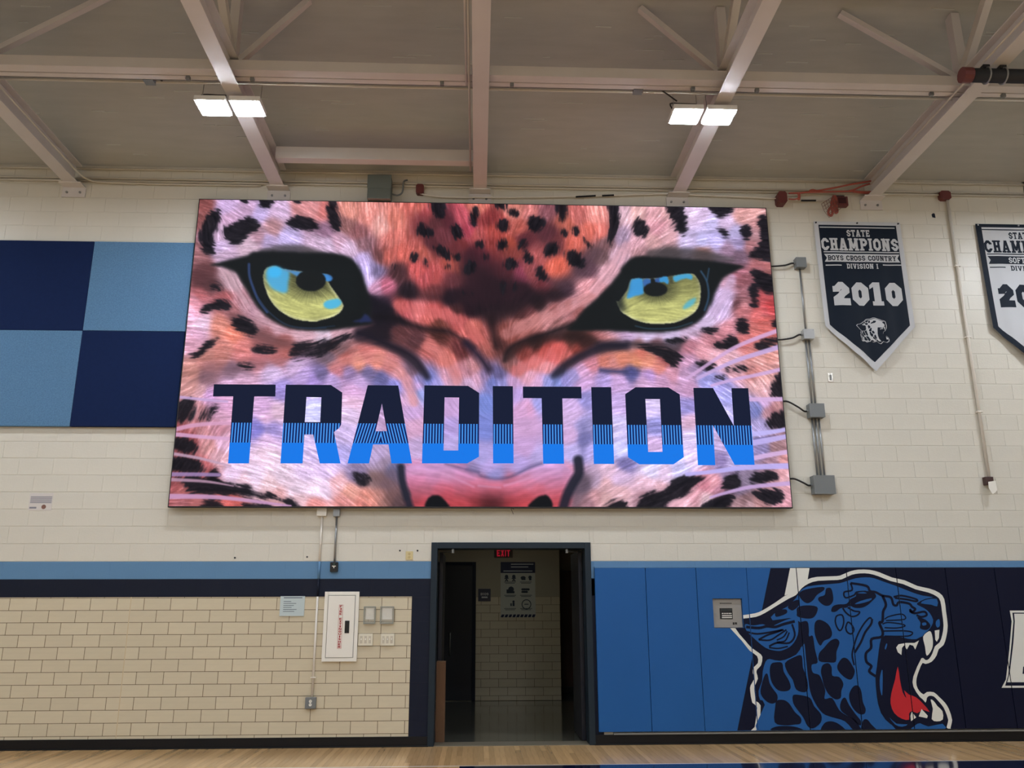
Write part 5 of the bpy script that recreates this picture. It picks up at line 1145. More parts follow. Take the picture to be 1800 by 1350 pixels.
BNAVY = mat('banner_navy', (13, 24, 38), .65, spec=.2, bump=.1, bscale=200); BGREY = mat('banner_grey_white', (188, 190, 192), .65, bump=.1, bscale=200)
BY = -.03
def bpt(x, y): return W(1340 + x / 3.857, 330 + y / 3.857, BY)
def banner(dx, dark, label, sport, year, emblem):
    fg, bg = (BGREY, BNAVY) if dark else (BNAVY, BGREY)
    cx = (bpt(347, 232).x + bpt(932, 232).x) / 2; hw = (bpt(932, 232).x - bpt(347, 232).x) / 2
    zt = bpt(640, 232).z; zs = bpt(720, 945).z; zt2 = bpt(765, 1250).z
    def rip(x, z):
        u = (x - dx - cx); f = max(0, min(1, (zt - z) / 2.1))
        return BY - f * (.006 + .012 * math.sin(u * 14 + z) + .006 * math.sin(u * 31)) - .05 * f * f
    t = thing('championship_banner', label, 'banner', (cx + dx, 0, zt2), 'pennant shaped championship banners')
    def sh(pts): return [(x + dx, z) for x, z in pts]
    out = sh([(cx - hw, zs), (cx, zt2), (cx + hw, zs), (cx + hw, zt), (cx - hw, zt)])
    bw = .062 if dark else .075
    inn = sh([(cx - hw + bw, zs + .02), (cx, zt2 + .12), (cx + hw - bw, zs + .02), (cx + hw - bw, zt - .05), (cx - hw + bw, zt - .05)])
    sheet('fabric', [[out]], 0, fg, t, rip); sheet('field', [[inn]], 1, bg, t, rip)
    def bb(x0, x1, y0, y1):
        ym = (y0 + y1) / 2; xm = (x0 + x1) / 2; sk = 0
        return bpt(x0, ym).x + dx, bpt(x1, ym).x + dx, bpt(xm, y1).z, bpt(xm, y0).z
    lay1 = []; lay2 = []
    for b_ in ((388, 895, 268, 275), (415, 925, 435, 442), (428, 535, 523, 530), (815, 942, 523, 530)): lay1.append([rect(*bb(*b_))])
    lay1 += [[p] for p in text_polys('STATE', *bb(570, 725, 288, 333), .21)]
    lay1 += [[p] for p in text_polys('CHAMPIONS', *bb(400, 920, 345, 428), .23, .07)]
    lay1 += [[p] for p in text_polys('DIVISION I' if dark else 'DIVISION', *bb(570, 783, 518, 551), .2)]
    r = bb(420, 930, 452, 506); zm = (r[2] + r[3]) / 2; lay1.append([[(r[0], r[2]), (r[1], r[2]), (r[1] - .035, zm), (r[1], r[3]), (r[0], r[3]), (r[0] + .035, zm)]])
    lay2 += [[p] for p in text_polys(sport, *(bb(442, 905, 463, 497) if dark else bb(560, 790, 461, 499)), .19, .09)]
    lay1 += [[p] for p in text_polys(year, *(bb(478, 943, 645, 803) if dark else bb(478, 700, 645, 803)), .29, .1)]
    sheet('lettering', lay1, 2, fg, t, rip); sheet('ribbon_lettering', lay2, 3, bg, t, rip)
    if emblem:
        ex0, ex1, ez0, ez1 = bb(632, 840, 886, 1050)
        def em(pts, k): 
            return smooth_loop([(ex0 + (x - 92) / 1600 * (ex1 - ex0), ez1 - (y - 128) / 1170 * (ez1 - ez0)) for x, y in pts], k)
        jag = [(1676, 1300), (1560, 1360), (1400, 1300), (1250, 1420), (1150, 1380), (1050, 1290), (900, 1330), (760, 1270), (560, 1330), (430, 1270), (330, 1300), (268, 1180)]
        o_ = [p for p in OUTER if p not in ((1672, 1420), (258, 1420))]; k_ = o_.index((1680, 1268)) + 1
        outl = o_[:k_] + jag[:-1] + o_[k_:]
        sheet('emblem_outline', [[em(outl, 1)]], 2, fg, t, rip)
        shr = [(880 + (x - 880) * .955, 740 + (y - 740) * .955) for x, y in outl]; sheet('emblem_ground', [[em(shr, 1)]], 3, bg, t, rip)
        sheet('emblem_face', [[em([(x, min(y, 1290)) for x, y in FACE], 1)]], 4, fg, t, rip)
        dk_ = [[em(s_, 1)] for s_ in SP[:18]] + [[em([(1000, 285), (1110, 285), (1145, 318), (1080, 385), (990, 402), (855, 430), (870, 378), (960, 340)], 1)], [em([(1188, 622), (1300, 610), (1430, 630), (1520, 660), (1470, 765), (1412, 900), (1460, 1045), (1530, 1200), (1340, 1262), (1180, 1160), (1142, 905)], 1)], [em([(210, 540), (360, 535), (560, 500), (540, 660), (430, 700), (270, 625)], 1)]]
        sheet('emblem_spots', dk_, 5, bg, t, rip)
        sheet('emblem_teeth', [[em([(1482, 610), (1540, 575), (1552, 640), (1508, 750)], 1)], [em([(1290, 690), (1305, 665), (1452, 637), (1425, 700), (1330, 690), (1325, 740)], 1)], [em([(1535, 1062), (1620, 1145), (1623, 1205), (1543, 1202)], 1)]], 6, fg, t, rip)
    for sx in (-1, 0, 1):
        gx_ = cx + dx + sx * (hw - .03)
        MB().tube([(gx_, BY - .012, zt - .02), (gx_, -.001, zt - .02)], .011, 8).build('grommet', GALV if not dark else BLACKC, t)
banner(0, True, 'navy pennant banner with grey border reading STATE CHAMPIONS BOYS CROSS COUNTRY 2010', 'BOYS CROSS COUNTRY', '2010', True)
banner(W(1714, 391, BY).x - bpt(347, 232).x, False, 'white pennant banner with navy border reading STATE CHAMPIONS SOFTBALL', 'SOFTBALL', '20', False)

# ================================================================== CONDUITS AND BOXES RIGHT OF THE SCREEN
def jr(x0, x1, y0, y1, Y): return R4(1340 + x0 / 2.872, 1340 + x1 / 2.872, 430 + y0 / 2.872, 430 + y1 / 2.872, Y)
jbs = [(172, 222, 64, 112), (210, 262, 426, 474), (240, 315, 802, 870), (262, 368, 1165, 1258)]
jd = [.1, .1, .11, .12]; jlab = ['small grey junction box at the top of the conduit run beside the screen', 'small grey junction box second from the top of the conduit run', 'medium grey junction box above the largest box of the conduit run', 'largest grey junction box at the bottom of the conduit run']
JB = []
JCOL = [GREYBOX, mat('bare_zinc', (168, 168, 166), .3, metal=.6), GREYBOX, GREYBOX]
for k in range(4):
    r = jr(*jbs[k], -jd[k]); JB.append(r)
    t = thing('junction_box', jlab[k], 'junction box', ((r[0] + r[1]) / 2, 0, r[2]), 'junction boxes beside the screen')
    MB().box(r[0], r[1], -jd[k] + .004, -.001, r[2], r[3]).build('box_body', JCOL[k], t, bevel=.003)
    cv = MB().box(r[0] - .002, r[1] + .002, -jd[k] - .002, -jd[k] + .005, r[2] - .002, r[3] + .002).build('cover', JCOL[k], t, bevel=.002)
    for a, b_ in ((r[0] + .012, r[2] + .012), (r[1] - .012, r[3] - .012)): MB().tube([(a, -jd[k] - .002, b_), (a, -jd[k] - .006, b_)], .004, 6).build('screw', GALV, cv)
    zc = (r[2] + r[3]) / 2; MB().tube([(r[0] - .018, -.05, zc), (r[0] + .002, -.05, zc)], .016, 8).build('cable_gland', GALV, t)
    sy = [468, 597, 706, 842][k]; p0 = W([1352, 1366, 1377, 1389][k], sy, -.06)
    pts = [(SX1 + .0145, -.06, p0.z), (p0.x + .06, -.06, p0.z), ((p0.x + r[0]) / 2 + .03, -.065, (p0.z + zc) / 2 - .012), (r[0] - .05, -.052, zc), (r[0] - .01, -.05, zc)]
    tag(MB().tube(smooth_path(pts), .012, 8).build('black_cable', BLACKC, smooth=True), 'black cable from the screen edge to the ' + ['top', 'second', 'third', 'bottom'][k] + ' junction box', 'cable', 'cables between the screen and the junction boxes')
for k, n in ((0, 1), (1, 2), (2, 3)):
    a, b_ = JB[k], JB[k + 1]
    for j in range(n):
        xc = (a[0] + a[1]) / 2 + (j - (n - 1) / 2) * .045 + (.0 if k < 2 else .0); xb = max(b_[0] + .03, min(b_[1] - .03, xc + .0))
        o = MB().tube([(xb, -.025, b_[3] - .01), (xb, -.025, a[2] + .01)], .0125, 8).build('steel_conduit', GALV, smooth=True)
        tag(o, ['single steel conduit between the top two junction boxes', 'one of two steel conduits between the two middle junction boxes', 'one of three steel conduits between the bottom two junction boxes'][k], 'conduit', 'steel conduits beside the screen')

# ================================================================== PIPES AND BOXES HIGH ON THE WALL
def pipe(name, pts, r, m, lab, cat='conduit', grp=None): return tag(MB().tube(pts, r, 8).build(name, m, smooth=True), lab, cat, grp)
PIPEM = mat('pipe_paint', (196, 190, 176), .5)
pipe('wall_conduit', [(-9, -.03, 7.13), (9, -.03, 7.13)], .016, PIPEM, 'thin painted conduit tucked where the deck meets the wall')
pipe('wall_conduit', [(-9, -.025, 6.995), (9, -.025, 6.995)], .014, PIPEM, 'painted conduit along the wall just under the deck, upper of two')
pipe('wall_conduit', [(-9, -.025, 6.955), (9, -.025, 6.955)], .014, PIPEM, 'painted conduit along the wall behind the truss ends, lower of two')
for yy, lab in ((155, 'painted conduit running beside the long cross strut, upper of two'), (162, 'painted conduit running beside the long cross strut, lower of two')):
    p = PZ(840, yy, 7.0); pipe('ceiling_conduit', [(-11, p.y, 7.0 + .04), (11, p.y, 7.0 + .04)], .014, PIPEM, lab)
for px, py, lab in ((263, 140, 'small grey box on the ceiling conduit near the acoustic panels'), (1121, 157, 'small grey box on the ceiling conduit feeding the light nearest the orange conduits')):
    p = PZ(px, py, 7.0); t = thing('ceiling_box', lab, 'junction box', (p.x, p.y, 6.97))
    MB().box(p.x - .05, p.x + .05, p.y - .05, p.y + .05, 6.97, 7.03).build('box_body', GREYBOX, t, bevel=.004)
    MB().box(p.x - .052, p.x + .052, p.y - .052, p.y + .052, 6.963, 6.97).build('cover', GREYBOX, t)
    q2 = PZ(px + 22, py + 2, 6.98) if px < 500 else PZ(1190, 178, 6.86)
    MB().tube(smooth_path([(p.x + .05, p.y, 7.0), ((p.x + q2.x) / 2, (p.y + q2.y) / 2, 7.02), (q2.x, q2.y, q2.z)]), .009, 6).build('whip_cable', BLACKC, t)
for dx_, lab in ((-.125, 'thin conduit strapped along the middle roof truss'), (-.155, 'second thin conduit strapped along the middle roof truss')):
    pipe('truss_conduit', [(dx_, -6, 6.93), (dx_, -.5, 6.93)] if dx_ > -.14 else [(dx_, -6, 6.93), (dx_, PY, 6.93)], .012, PIPEM, lab)
a = Vector((-5.18, -.03, 6.955)); pipe('truss_conduit', smooth_path([(-5.16, -5, 6.93), (-5.16, -1, 6.93), (-5.16, -.3, 6.93), (-5.12, -.06, 6.95), (-4.95, -.04, 6.93), (-4.2, -.03, 6.92), (-2.9, -.03, 6.92)]), .012, PIPEM, 'thin conduit bending off the truss above the acoustic panels')
pipe('truss_conduit', [(5.18, -5, 6.93), (5.18, -.35, 6.93)], .012, PIPEM, 'thin conduit along the truss above the navy banner')
# grey-green electrical box
GG = mat('grey_green_enamel', (96, 104, 98), .5)
r = R4(646, 687, 308, 350, -.2); r = (r[0], r[1], max(r[2], SZ1 + .02), r[3])
t = thing('electrical_box', 'grey green electrical box on the wall above the screen', 'electrical box', ((r[0] + r[1]) / 2, 0, r[2]))
MB().box(r[0], r[1], -.2, -.001, r[2], r[3]).build('box_body', GG, t, bevel=.004)
MB().box(r[0] - .004, r[1] + .004, -.206, -.198, (r[2] + r[3]) / 2 - .02, r[3] + .004).build('cover', GG, t, bevel=.002)
MB().tube(smooth_path([(r[1], -.1, r[2] + .12), (r[1] + .08, -.1, r[2] + .1), (r[1] + .14, -.08, r[2] + .16), (r[1] + .15, -.06, r[2] + .32), (r[1] + .2, -.04, r[2] + .36)]), .012, 8).build('flex_conduit', GREYBOX, t)
# red fire alarm boxes and the cable on the wall
def redbox(px0, px1, py0, py1, d, lab):
    r = R4(px0, px1, py0, py1, -d); t = thing('alarm_junction_box', lab, 'junction box', ((r[0] + r[1]) / 2, 0, r[2]), 'red alarm junction boxes')
    cxr, czr, w_, h_ = (r[0] + r[1]) / 2, (r[2] + r[3]) / 2, (r[1] - r[0]) / 2, (r[3] - r[2]) / 2; c = .35
    MB().prism([(cxr - w_, czr - h_ * (1 - c)), (cxr - w_ * (1 - c), czr - h_), (cxr + w_ * (1 - c), czr - h_), (cxr + w_, czr - h_ * (1 - c)), (cxr + w_, czr + h_ * (1 - c)), (cxr + w_ * (1 - c), czr + h_), (cxr - w_ * (1 - c), czr + h_), (cxr - w_, czr + h_ * (1 - c))], -d, -.001).build('box_body', REDBOX, t, bevel=.002)
    MB().box(cxr - w_ * .8, cxr + w_ * .8, -d - .004, -d, czr - h_ * .8, czr + h_ * .8).build('cover', REDBOX, t, bevel=.001)
    return r
r1 = redbox(731, 745, 323, 340, .07, 'dark red alarm box on the wall above the screen')
r2 = redbox(1653, 1672, 335, 350, .07, 'red alarm box at the top of the tall white conduit')
cabp = [((r1[0] + r1[1]) / 2, -.05, r1[2] + .01)] + [tuple(W(x, y, -.05)) for x, y in ((752, 343), (780, 346), (840, 347), (960, 346), (1060, 344), (1150, 341), (1180, 341), (1300, 346), (1368, 349))]
tag(MB().tube(smooth_path(cabp), .01, 6).build('wall_cable', WHITECOND, smooth=True), 'thin white cable sagging along the wall above the screen', 'cable')
for x0, x1, y0, y1, lab in ((1012, 1047, 346, 344, 'longer black sleeve on the white cable above the screen'), (1058, 1079, 344, 343, 'shorter black sleeve on the white cable above the screen'), (1408, 1434, 352.5, 352.5, 'black sleeve on the cable below the orange conduits')):
    tag(MB().tube([tuple(W(x0, y0, -.052)), tuple(W(x1, y1, -.052))], .013, 6).build('cable_sleeve', BLACKC), lab, 'cable sleeve')
pipe('wall_cable', [tuple(W(1386, 350, -.05)), tuple(W(1408, 352, -.05)), tuple(W(1455, 353, -.05))], .008, WHITECOND, 'short white cable under the orange conduits', 'cable')
# red box with small speaker, orange conduits, alarm strobe with wire guard
r3 = redbox(1368, 1384, 336, 356, .14, 'dark red alarm box at the end of the orange conduits')
def op(x, y, Y=-.1): return tuple(W(1340 + x / 8.182, 290 + y / 8.182, Y))
t = thing('orange_conduit', 'orange red conduits fanning out from the dark red alarm box', 'conduit', W(1400, 345, -.1))
for pts, rr2 in (([(380, 408), (560, 400), (800, 370), (1050, 325), (1300, 275), (1630, 220)], .013), ([(560, 402), (700, 390), (1000, 385), (1300, 378), (1500, 390), (1740, 365)], .012), ([(1250, 370), (1330, 350), (1450, 300), (1600, 258)], .012), ([(1300, 385), (1480, 405), (1710, 398)], .011), ([(525, 410), (530, 450), (525, 500)], .02), ([(680, 375), (720, 360), (800, 378)], .014), ([(380, 490), (460, 495), (530, 475)], .01)):
    MB().tube(smooth_path([op(x, y) for x, y in pts]), rr2, 8).build('conduit_run', ORANGE, t, smooth=True)
t = thing('alarm_strobe', 'dark red alarm strobe with orange straps and a bent wire guard', 'alarm', W(1480, 361, -.12))
r = R4(1470, 1491, 345, 361, -.14)
MB().box(r[0], r[1], -.14, -.06, r[2], r[3]).build('housing', REDBOX, t, bevel=.008)
MB().box(r[0] + .03, r[1] - .03, -.15, -.139, r[2] + .03, r[3] - .02).build('strobe_lens', mat('strobe_lens_dark', (60, 30, 34), .2), t, bevel=.004)
MB().box(r[0] + .03, r[1] - .02, -.09, -.001, r[3], r[3] + .04).build('mount', BLACKC, t)
for pts in ([(1030, 440), (1000, 520), (990, 600), (960, 640), (950, 700), (990, 730), (1010, 680), (1000, 620)], [(1045, 440), (1060, 520), (1050, 620), (1080, 680), (1070, 600), (1055, 520)], [(1020, 445), (1030, 560), (1030, 640), (1060, 690), (1080, 640)]):
    MB().tube(smooth_path([op(x, y, -.13) for x, y in pts]), .017, 6).build('strap', ORANGE, t, smooth=True)
gd = MB()
for k in range(6):
    f = k / 5; a0 = (850 + 170 * f, 560 - 110 * f); b0 = (960 + 170 * f, 755 - 130 * f); gd.tube([op(*a0, -.16), op((a0[0] + b0[0]) / 2 - 12, (a0[1] + b0[1]) / 2 + 10, -.2), op(*b0, -.16)], .003, 4)
    a0 = (850 + 110 * f, 560 + 195 * f); b0 = (1020 + 110 * f, 450 + 175 * f); gd.tube([op(*a0, -.16), op((a0[0] + b0[0]) / 2, (a0[1] + b0[1]) / 2, -.2), op(*b0, -.16)], .003, 4)
o = gd.build('wire_guard', mat('guard_wire', (110, 70, 60), .5), t); o['kind'] = 'stuff'
# tall white conduit with pull station end
cp = W(1664, 350, -.03); cx_ = (W(1665, 352, -.03).x + W(1739, 838, -.03).x) / 2
t = thing('tall_conduit', 'tall white conduit running down the wall between the two banners', 'conduit', (cx_, 0, W(1739, 838, -.03).z))
MB().tube([(cx_, -.03, W(1739, 838, -.03).z), (cx_, -.03, r2[2] + .01)], .019, 10).build('pipe', WHITECOND, t, smooth=True)
for z in (3.9, 4.9, 5.9): MB().box(cx_ - .035, cx_ + .035, -.052, -.001, z, z + .018).build('pipe_strap', WHITECOND, t, bevel=.002)
r = R4(1733, 1747, 838, 852, -.07)
t = thing('alarm_switch_box', 'small dark red box with a loose white tag at the foot of the tall conduit', 'switch box', ((r[0] + r[1]) / 2, 0, r[2]))
MB().box(r[0], r[1], -.07, -.001, r[2], r[3]).build('box_body', mat('dark_brown_box', (64, 40, 36), .5), t, bevel=.005)
w0 = [W(x, y, -.085) for x, y in ((1737, 847), (1750, 845), (1753, 862), (1745, 869), (1738, 858))]
MB().prism([(v.x, v.z) for v in w0], -.087, -.085).build('hanging_tag', WHITEP, t)
# black tube clamped under the right truss
bt0 = PZ(1690, 132, 6.76); t = thing('black_tube', 'long black padded tube with red end clamped under a roof truss', 'tube', (bt0.x, bt0.y, 6.76))
MB().tube([(bt0.x + .1, bt0.y, 6.76), (9.5, bt0.y, 6.76)], .072, 16).build('tube_body', mat('black_tube_foam', (24, 28, 32), .6), t, smooth=True)
MB().tube([(bt0.x, bt0.y, 6.76), (bt0.x + .02, bt0.y, 6.76), (bt0.x + .1, bt0.y, 6.76)], .08, 12).build('end_cap', REDBOX, t)
for px in (1735, 1765):
    xx = PZ(px, 132, 6.76).x
    rg = MB().tube([(xx, bt0.y + .082 * math.cos(k * math.pi / 8), 6.76 + .082 * math.sin(k * math.pi / 8)) for k in range(17)], .009, 6).build('clamp_ring', GALV, t)
    MB().box(xx - .035, xx + .035, bt0.y - .03, bt0.y + .03, 6.835, 6.875).build('clamp_lug', BLACKC, t, bevel=.003)

# ================================================================== SMALL THINGS ON THE WALL
def plate(x0, x1, y0, y1, d): return R4(x0, x1, y0, y1, -d)
# notices
PAPER = mat('notice_paper', (206, 200, 194), .7); INK = mat('grey_ink', (128, 128, 136), .8); INKD = mat('dark_ink', (62, 70, 84), .8)
r = plate(51, 92, 867, 897, .003); t = tag(MB().box(r[0], r[1], -.003, -.0003, r[2], r[3]).build('paper_notice', PAPER), 'pale paper notice taped to the wall below the acoustic panels', 'notice'); w_, h_ = r[1] - r[0], r[3] - r[2]
decal('printed_text', [[rect(r[0] + w_ * .05, r[1] - w_ * .03, r[3] - h_ * (.24 + .085 * k), r[3] - h_ * (.19 + .085 * k))] for k in range(5)] + [[rect(r[0] + w_ * .05, r[0] + w_ * .35, r[2] + h_ * .1, r[2] + h_ * .2)]], -.0034, INK, t)
decal('badge', [[disc(r[0] + w_ * .66, r[2] + h_ * .2, .027, 14)]], -.0034, mat('badge_brown', (120, 84, 72), .8), t)
r = plate(492, 535, 1048, 1083, .012); t = tag(MB().box(r[0], r[1], -.012, -.0003, r[2], r[3]).build('rules_sign', mat('sign_pale_blue', (186, 200, 200), .45), bevel=.002), 'pale blue grey sign with small print left of the fire extinguisher cabinet', 'sign'); w_, h_ = r[1] - r[0], r[3] - r[2]
decal('printed_text', [[rect(r[0] + w_ * .14, r[1] - w_ * .1, r[3] - h_ * .1, r[3] - h_ * .06)]] + [[rect(r[0] + w_ * .14, r[0] + w_ * (.45 + .3 * ((k * 37) % 10) / 10), r[3] - h_ * (.28 + .1 * k), r[3] - h_ * (.255 + .1 * k))] for k in range(6)], -.0125, INKD, t)
# fire extinguisher cabinet
FY = -.04
fx0 = W(568, 1100, FY).x; fx1 = W(629, 1100, FY).x; fz0 = W(597, 1163, FY).z; fz1 = W(600, 1040, FY).z
t = thing('fire_extinguisher_cabinet', 'white metal fire extinguisher cabinet on the tiled wall', 'cabinet', ((fx0 + fx1) / 2, 0, fz0))
ftm = MB(); fe = .04
for q4 in ((fx0, fx0 + fe, fz0, fz1), (fx1 - fe, fx1, fz0, fz1), (fx0 + fe, fx1 - fe, fz0, fz0 + fe), (fx0 + fe, fx1 - fe, fz1 - fe, fz1)): ftm.box(q4[0], q4[1], FY + .006, -.001, q4[2], q4[3])
ftm.build('cabinet_trim', WHITEP, t, bevel=.002)
MB().box(fx0 + .03, fx1 - .03, -.008, -.001, fz0 + .03, fz1 - .03).build('cabinet_tub', GREYBOX, t)
dr = MB().box(fx0 + .045, fx1 - .045, FY, FY + .01, fz0 + .045, fz1 - .045).build('door', WHITEP, t, bevel=.003)
hr = R4(606, 614, 1091, 1113, FY); MB().box(hr[0], hr[1], FY - .004, FY + .002, hr[2], hr[3]).build('handle_slot', BLACKC, dr, bevel=.002)
lc = W(598, 1101, FY).x; lz0 = W(598, 1140, FY).z; lz1 = W(598, 1063, FY).z
RED2 = mat('label_red', (176, 42, 44), .6); lb_ = decal('label', [[rect(lc - .024, lc + .024, lz0, lz1), rect(lc - .021, lc + .021, lz0 + .003, lz1 - .003)]], FY - .0012, RED2, dr)
word = 'FIRE EXTINGUISHER'; stp = (lz1 - lz0 - .01) / len(word); pol = []
for k, ch in enumerate(word):
    if ch != ' ': pol += text_polys(ch, lc - (.008 if ch == 'I' else .0145), lc + (.008 if ch == 'I' else .0145), lz1 - .005 - stp * (k + .9), lz1 - .005 - stp * (k + .08), .24, .08, False)
decal('lettering', [[p] for p in pol], FY - .0015, RED2, dr)
# switches with clear covers
CLEAR = mat('clear_cover', (214, 214, 204), .15)
CLEAR.node_tree.nodes['Principled BSDF'].inputs['Alpha'].default_value = .12
CLEAR2 = mat('clear_rim', (170, 172, 162), .2); CLEAR2.node_tree.nodes['Principled BSDF'].inputs['Alpha'].default_value = .55
for k, (x0, x1, lab) in enumerate(((639, 660, 'light switch under a clear cover next to the fire extinguisher cabinet'), (668, 692, 'light switch under a clear cover farther from the fire extinguisher cabinet'))):
    r = plate(x0, x1, 1066, 1097, .03); t = thing('covered_switch', lab, 'switch', ((r[0] + r[1]) / 2, 0, r[2]))
    MB().box(r[0] + .02, r[1] - .02, -.01, -.001, r[2] + .05, r[3] - .015).build('switch_plate', WHITEP, t, bevel=.002)
    MB().box((r[0] + r[1]) / 2 - .006, (r[0] + r[1]) / 2 + .006, -.02, -.009, (r[2] + r[3]) / 2, (r[2] + r[3]) / 2 + .03).build('toggle', WHITEP, t)
    fr = MB(); e = .012
    for a in ((r[0], r[0] + e, r[2], r[3]), (r[1] - e, r[1], r[2], r[3]), (r[0] + e, r[1] - e, r[2], r[2] + e * 1.6), (r[0] + e, r[1] - e, r[3] - e, r[3])): fr.box(a[0], a[1], -.034, -.0012, a[2], a[3])
    fr.build('cover_frame', CLEAR2, t, bevel=.002)
    MB().box(r[0] + e, r[1] - e, -.034, -.032, r[2] + e * 1.6, r[3] - e).build('clear_cover', CLEAR, t)
for k, (x0, x1, lab) in enumerate(((630, 655, 'three gang cream switch plate next to the fire extinguisher cabinet'), (669, 693, 'three gang cream switch plate farther from the fire extinguisher cabinet'))):
    r = plate(x0, x1, 1114, 1135, .02); t = thing('gang_switch', lab, 'switch', ((r[0] + r[1]) / 2, 0, r[2]))
    MB().box(r[0], r[1], -.02, -.001, r[2], r[3]).build('switch_plate', mat('ivory_plastic', (220, 214, 194), .4), t, bevel=.004)
    w_ = r[1] - r[0]
    for j in range(3):
        c = r[0] + w_ * (.2 + .3 * j)
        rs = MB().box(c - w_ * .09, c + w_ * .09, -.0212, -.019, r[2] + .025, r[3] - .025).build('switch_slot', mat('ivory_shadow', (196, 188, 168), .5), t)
        MB().box(c - .006, c + .006, -.03, -.021, (r[2] + r[3]) / 2 - .004, (r[2] + r[3]) / 2 + .016).build('toggle', WHITEP, rs)
# outlet box with its conduit up to the screen
r = plate(536, 555, 1226, 1246, .045); ox = (W(565, 910, -.02).x + W(546, 1224, -.02).x) / 2; ox = (r[0] + r[1]) / 2 + .01
t = thing('outlet_box', 'grey surface outlet box low on the tiled wall', 'outlet', ((r[0] + r[1]) / 2, 0, r[2]))
MB().box(r[0], r[1], -.045, -.001, r[2], r[3]).build('box_body', GREYBOX, t, bevel=.004)
for zz in (.36, .66):
    zc = r[2] + (r[3] - r[2]) * zz; ot = MB().tube([((r[0] + r[1]) / 2 - .0, -.045, zc), ((r[0] + r[1]) / 2, -.049, zc)], .017, 14).build('receptacle', WHITEP, t)
    for sx in (-.006, .006): MB().box((r[0] + r[1]) / 2 + sx - .0015, (r[0] + r[1]) / 2 + sx + .0015, -.0505, -.048, zc - .003, zc + .008).build('slot', BLACKC, ot)
rb = plate(557, 573, 894, 907, .05)
t = thing('painted_conduit', 'thin conduit from the outlet box up to the screen, painted like the wall behind', 'conduit', (ox, 0, r[3]))
for z0, z1, m in ((r[3], ZTOP, WHITECOND), (ZTOP, 1.845, NAVYP), (1.845, 2.046, BLUEP), (2.046, rb[2], WHITECOND)): MB().tube([(ox, -.014, z0), (ox, -.014, z1)], .0125, 8).build('conduit_length', m, t, smooth=True)
MB().box(ox - .03, ox + .03, -.028, -.001, .74, .752).build('pipe_strap', WHITECOND, t)
t = thing('cable_box', 'cream cable box under the screen above the painted conduit', 'junction box', (ox, 0, rb[2])); MB().box(ox - .055, ox + .055, -.05, -.001, rb[2], rb[3] + .02).build('box_body', WHITEP, t, bevel=.003); MB().box(ox - .057, ox + .057, -.054, -.049, rb[2] + .004, rb[3] + .016).build('cover', WHITEP, t)
rb = plate(586, 597, 894, 908, .05); kx = (rb[0] + rb[1]) / 2
t = thing('cable_box', 'narrow grey cable box under the screen above the black control', 'junction box', (kx, 0, rb[2])); MB().box(rb[0], rb[1], -.05, -.001, rb[2], rb[3] + .02).build('box_body', GALV, t, bevel=.003); MB().box(rb[0] - .002, rb[1] + .002, -.054, -.049, rb[2] + .004, rb[3] + .016).build('cover', GALV, t)
rk = plate(579.5, 593, 988, 1005, .04)
pipe('steel_conduit', [(kx, -.015, rk[3] - .01), (kx, -.015, rb[2] + .01)], .012, GALV, 'short steel conduit from the screen down to the black control')
t = thing('wall_control', 'small black wall control on the light blue stripe', 'control', (kx, 0, rk[2]))
MB().box(kx - .045, kx + .045, -.04, -.001, rk[2], rk[3]).build('box_body', BLACKC, t, bevel=.004)
kz = (rk[2] + rk[3]) / 2; MB().box(kx - .022, kx + .022, -.043, -.04, kz + .004, kz + .014).box(kx - .006, kx + .006, -.043, -.04, kz - .014, kz + .004).build('white_mark', WHITEP, t)
MB().tube([(kx, -.04, kz + .032), (kx, -.042, kz + .032)], .006, 8).build('indicator', mat('indicator_green', (70, 120, 90), .3), t)
# little plates, anchors, tape
r = plate(713, 726, 969, 984, .01); t = thing('wall_outlet', 'yellowed outlet plate above the blue stripe near the doorway', 'outlet', ((r[0] + r[1]) / 2, 0, r[2])); MB().box(r[0], r[1], -.008, -.0005, r[2], r[3]).build('plate', mat('yellowed_plastic', (208, 192, 142), .45), t, bevel=.002)
for sz in (.3, .68): MB().tube([((r[0] + r[1]) / 2, -.008, r[2] + (r[3] - r[2]) * sz), ((r[0] + r[1]) / 2, -.0105, r[2] + (r[3] - r[2]) * sz)], .016, 12).build('receptacle', mat('yellowed_plastic_2', (190, 170, 120), .45), t)
for px, py, lab in ((413, 980.5, 'dark screw anchor in the wall above the blue stripe near the painted conduit'), (540, 979, 'dark screw anchor in the wall directly left of the painted conduit'), (703, 968, 'dark screw anchor beside the yellowed outlet plate, away from the doorway'), (734, 968, 'dark screw anchor between the yellowed outlet plate and the doorway')):
    p = W(px, py); tag(MB().tube([(p.x, -.006, p.z), (p.x, .004, p.z)], .011, 8).build('wall_anchor', BLACKC), lab, 'anchor', 'dark wall anchors')
r = plate(1455.5, 1464.5, 656, 671, .01); t = tag(MB().box(r[0], r[1], -.01, -.0005, r[2], r[3]).build('blank_plate', mat('plate_satin', (214, 208, 196), .25, metal=.3), bevel=.002), 'small satin plate on the wall below the navy banner', 'plate'); MB().box((r[0] + r[1]) / 2 - .012, (r[0] + r[1]) / 2 + .012, -.0115, -.01, r[2] + .02, r[3] - .02).build('slot', GREYBOX, t)
tp = [W(x, y, -.002) for x, y in ((1637.5, 377), (1640, 374.8), (1643, 375.5), (1644.5, 383), (1639, 382))]
tag(MB().prism([(v.x, v.z) for v in tp], -.003, -.0005).build('tape_scrap', NAVYP), 'scrap of navy tape on the wall above the two banners', 'tape')
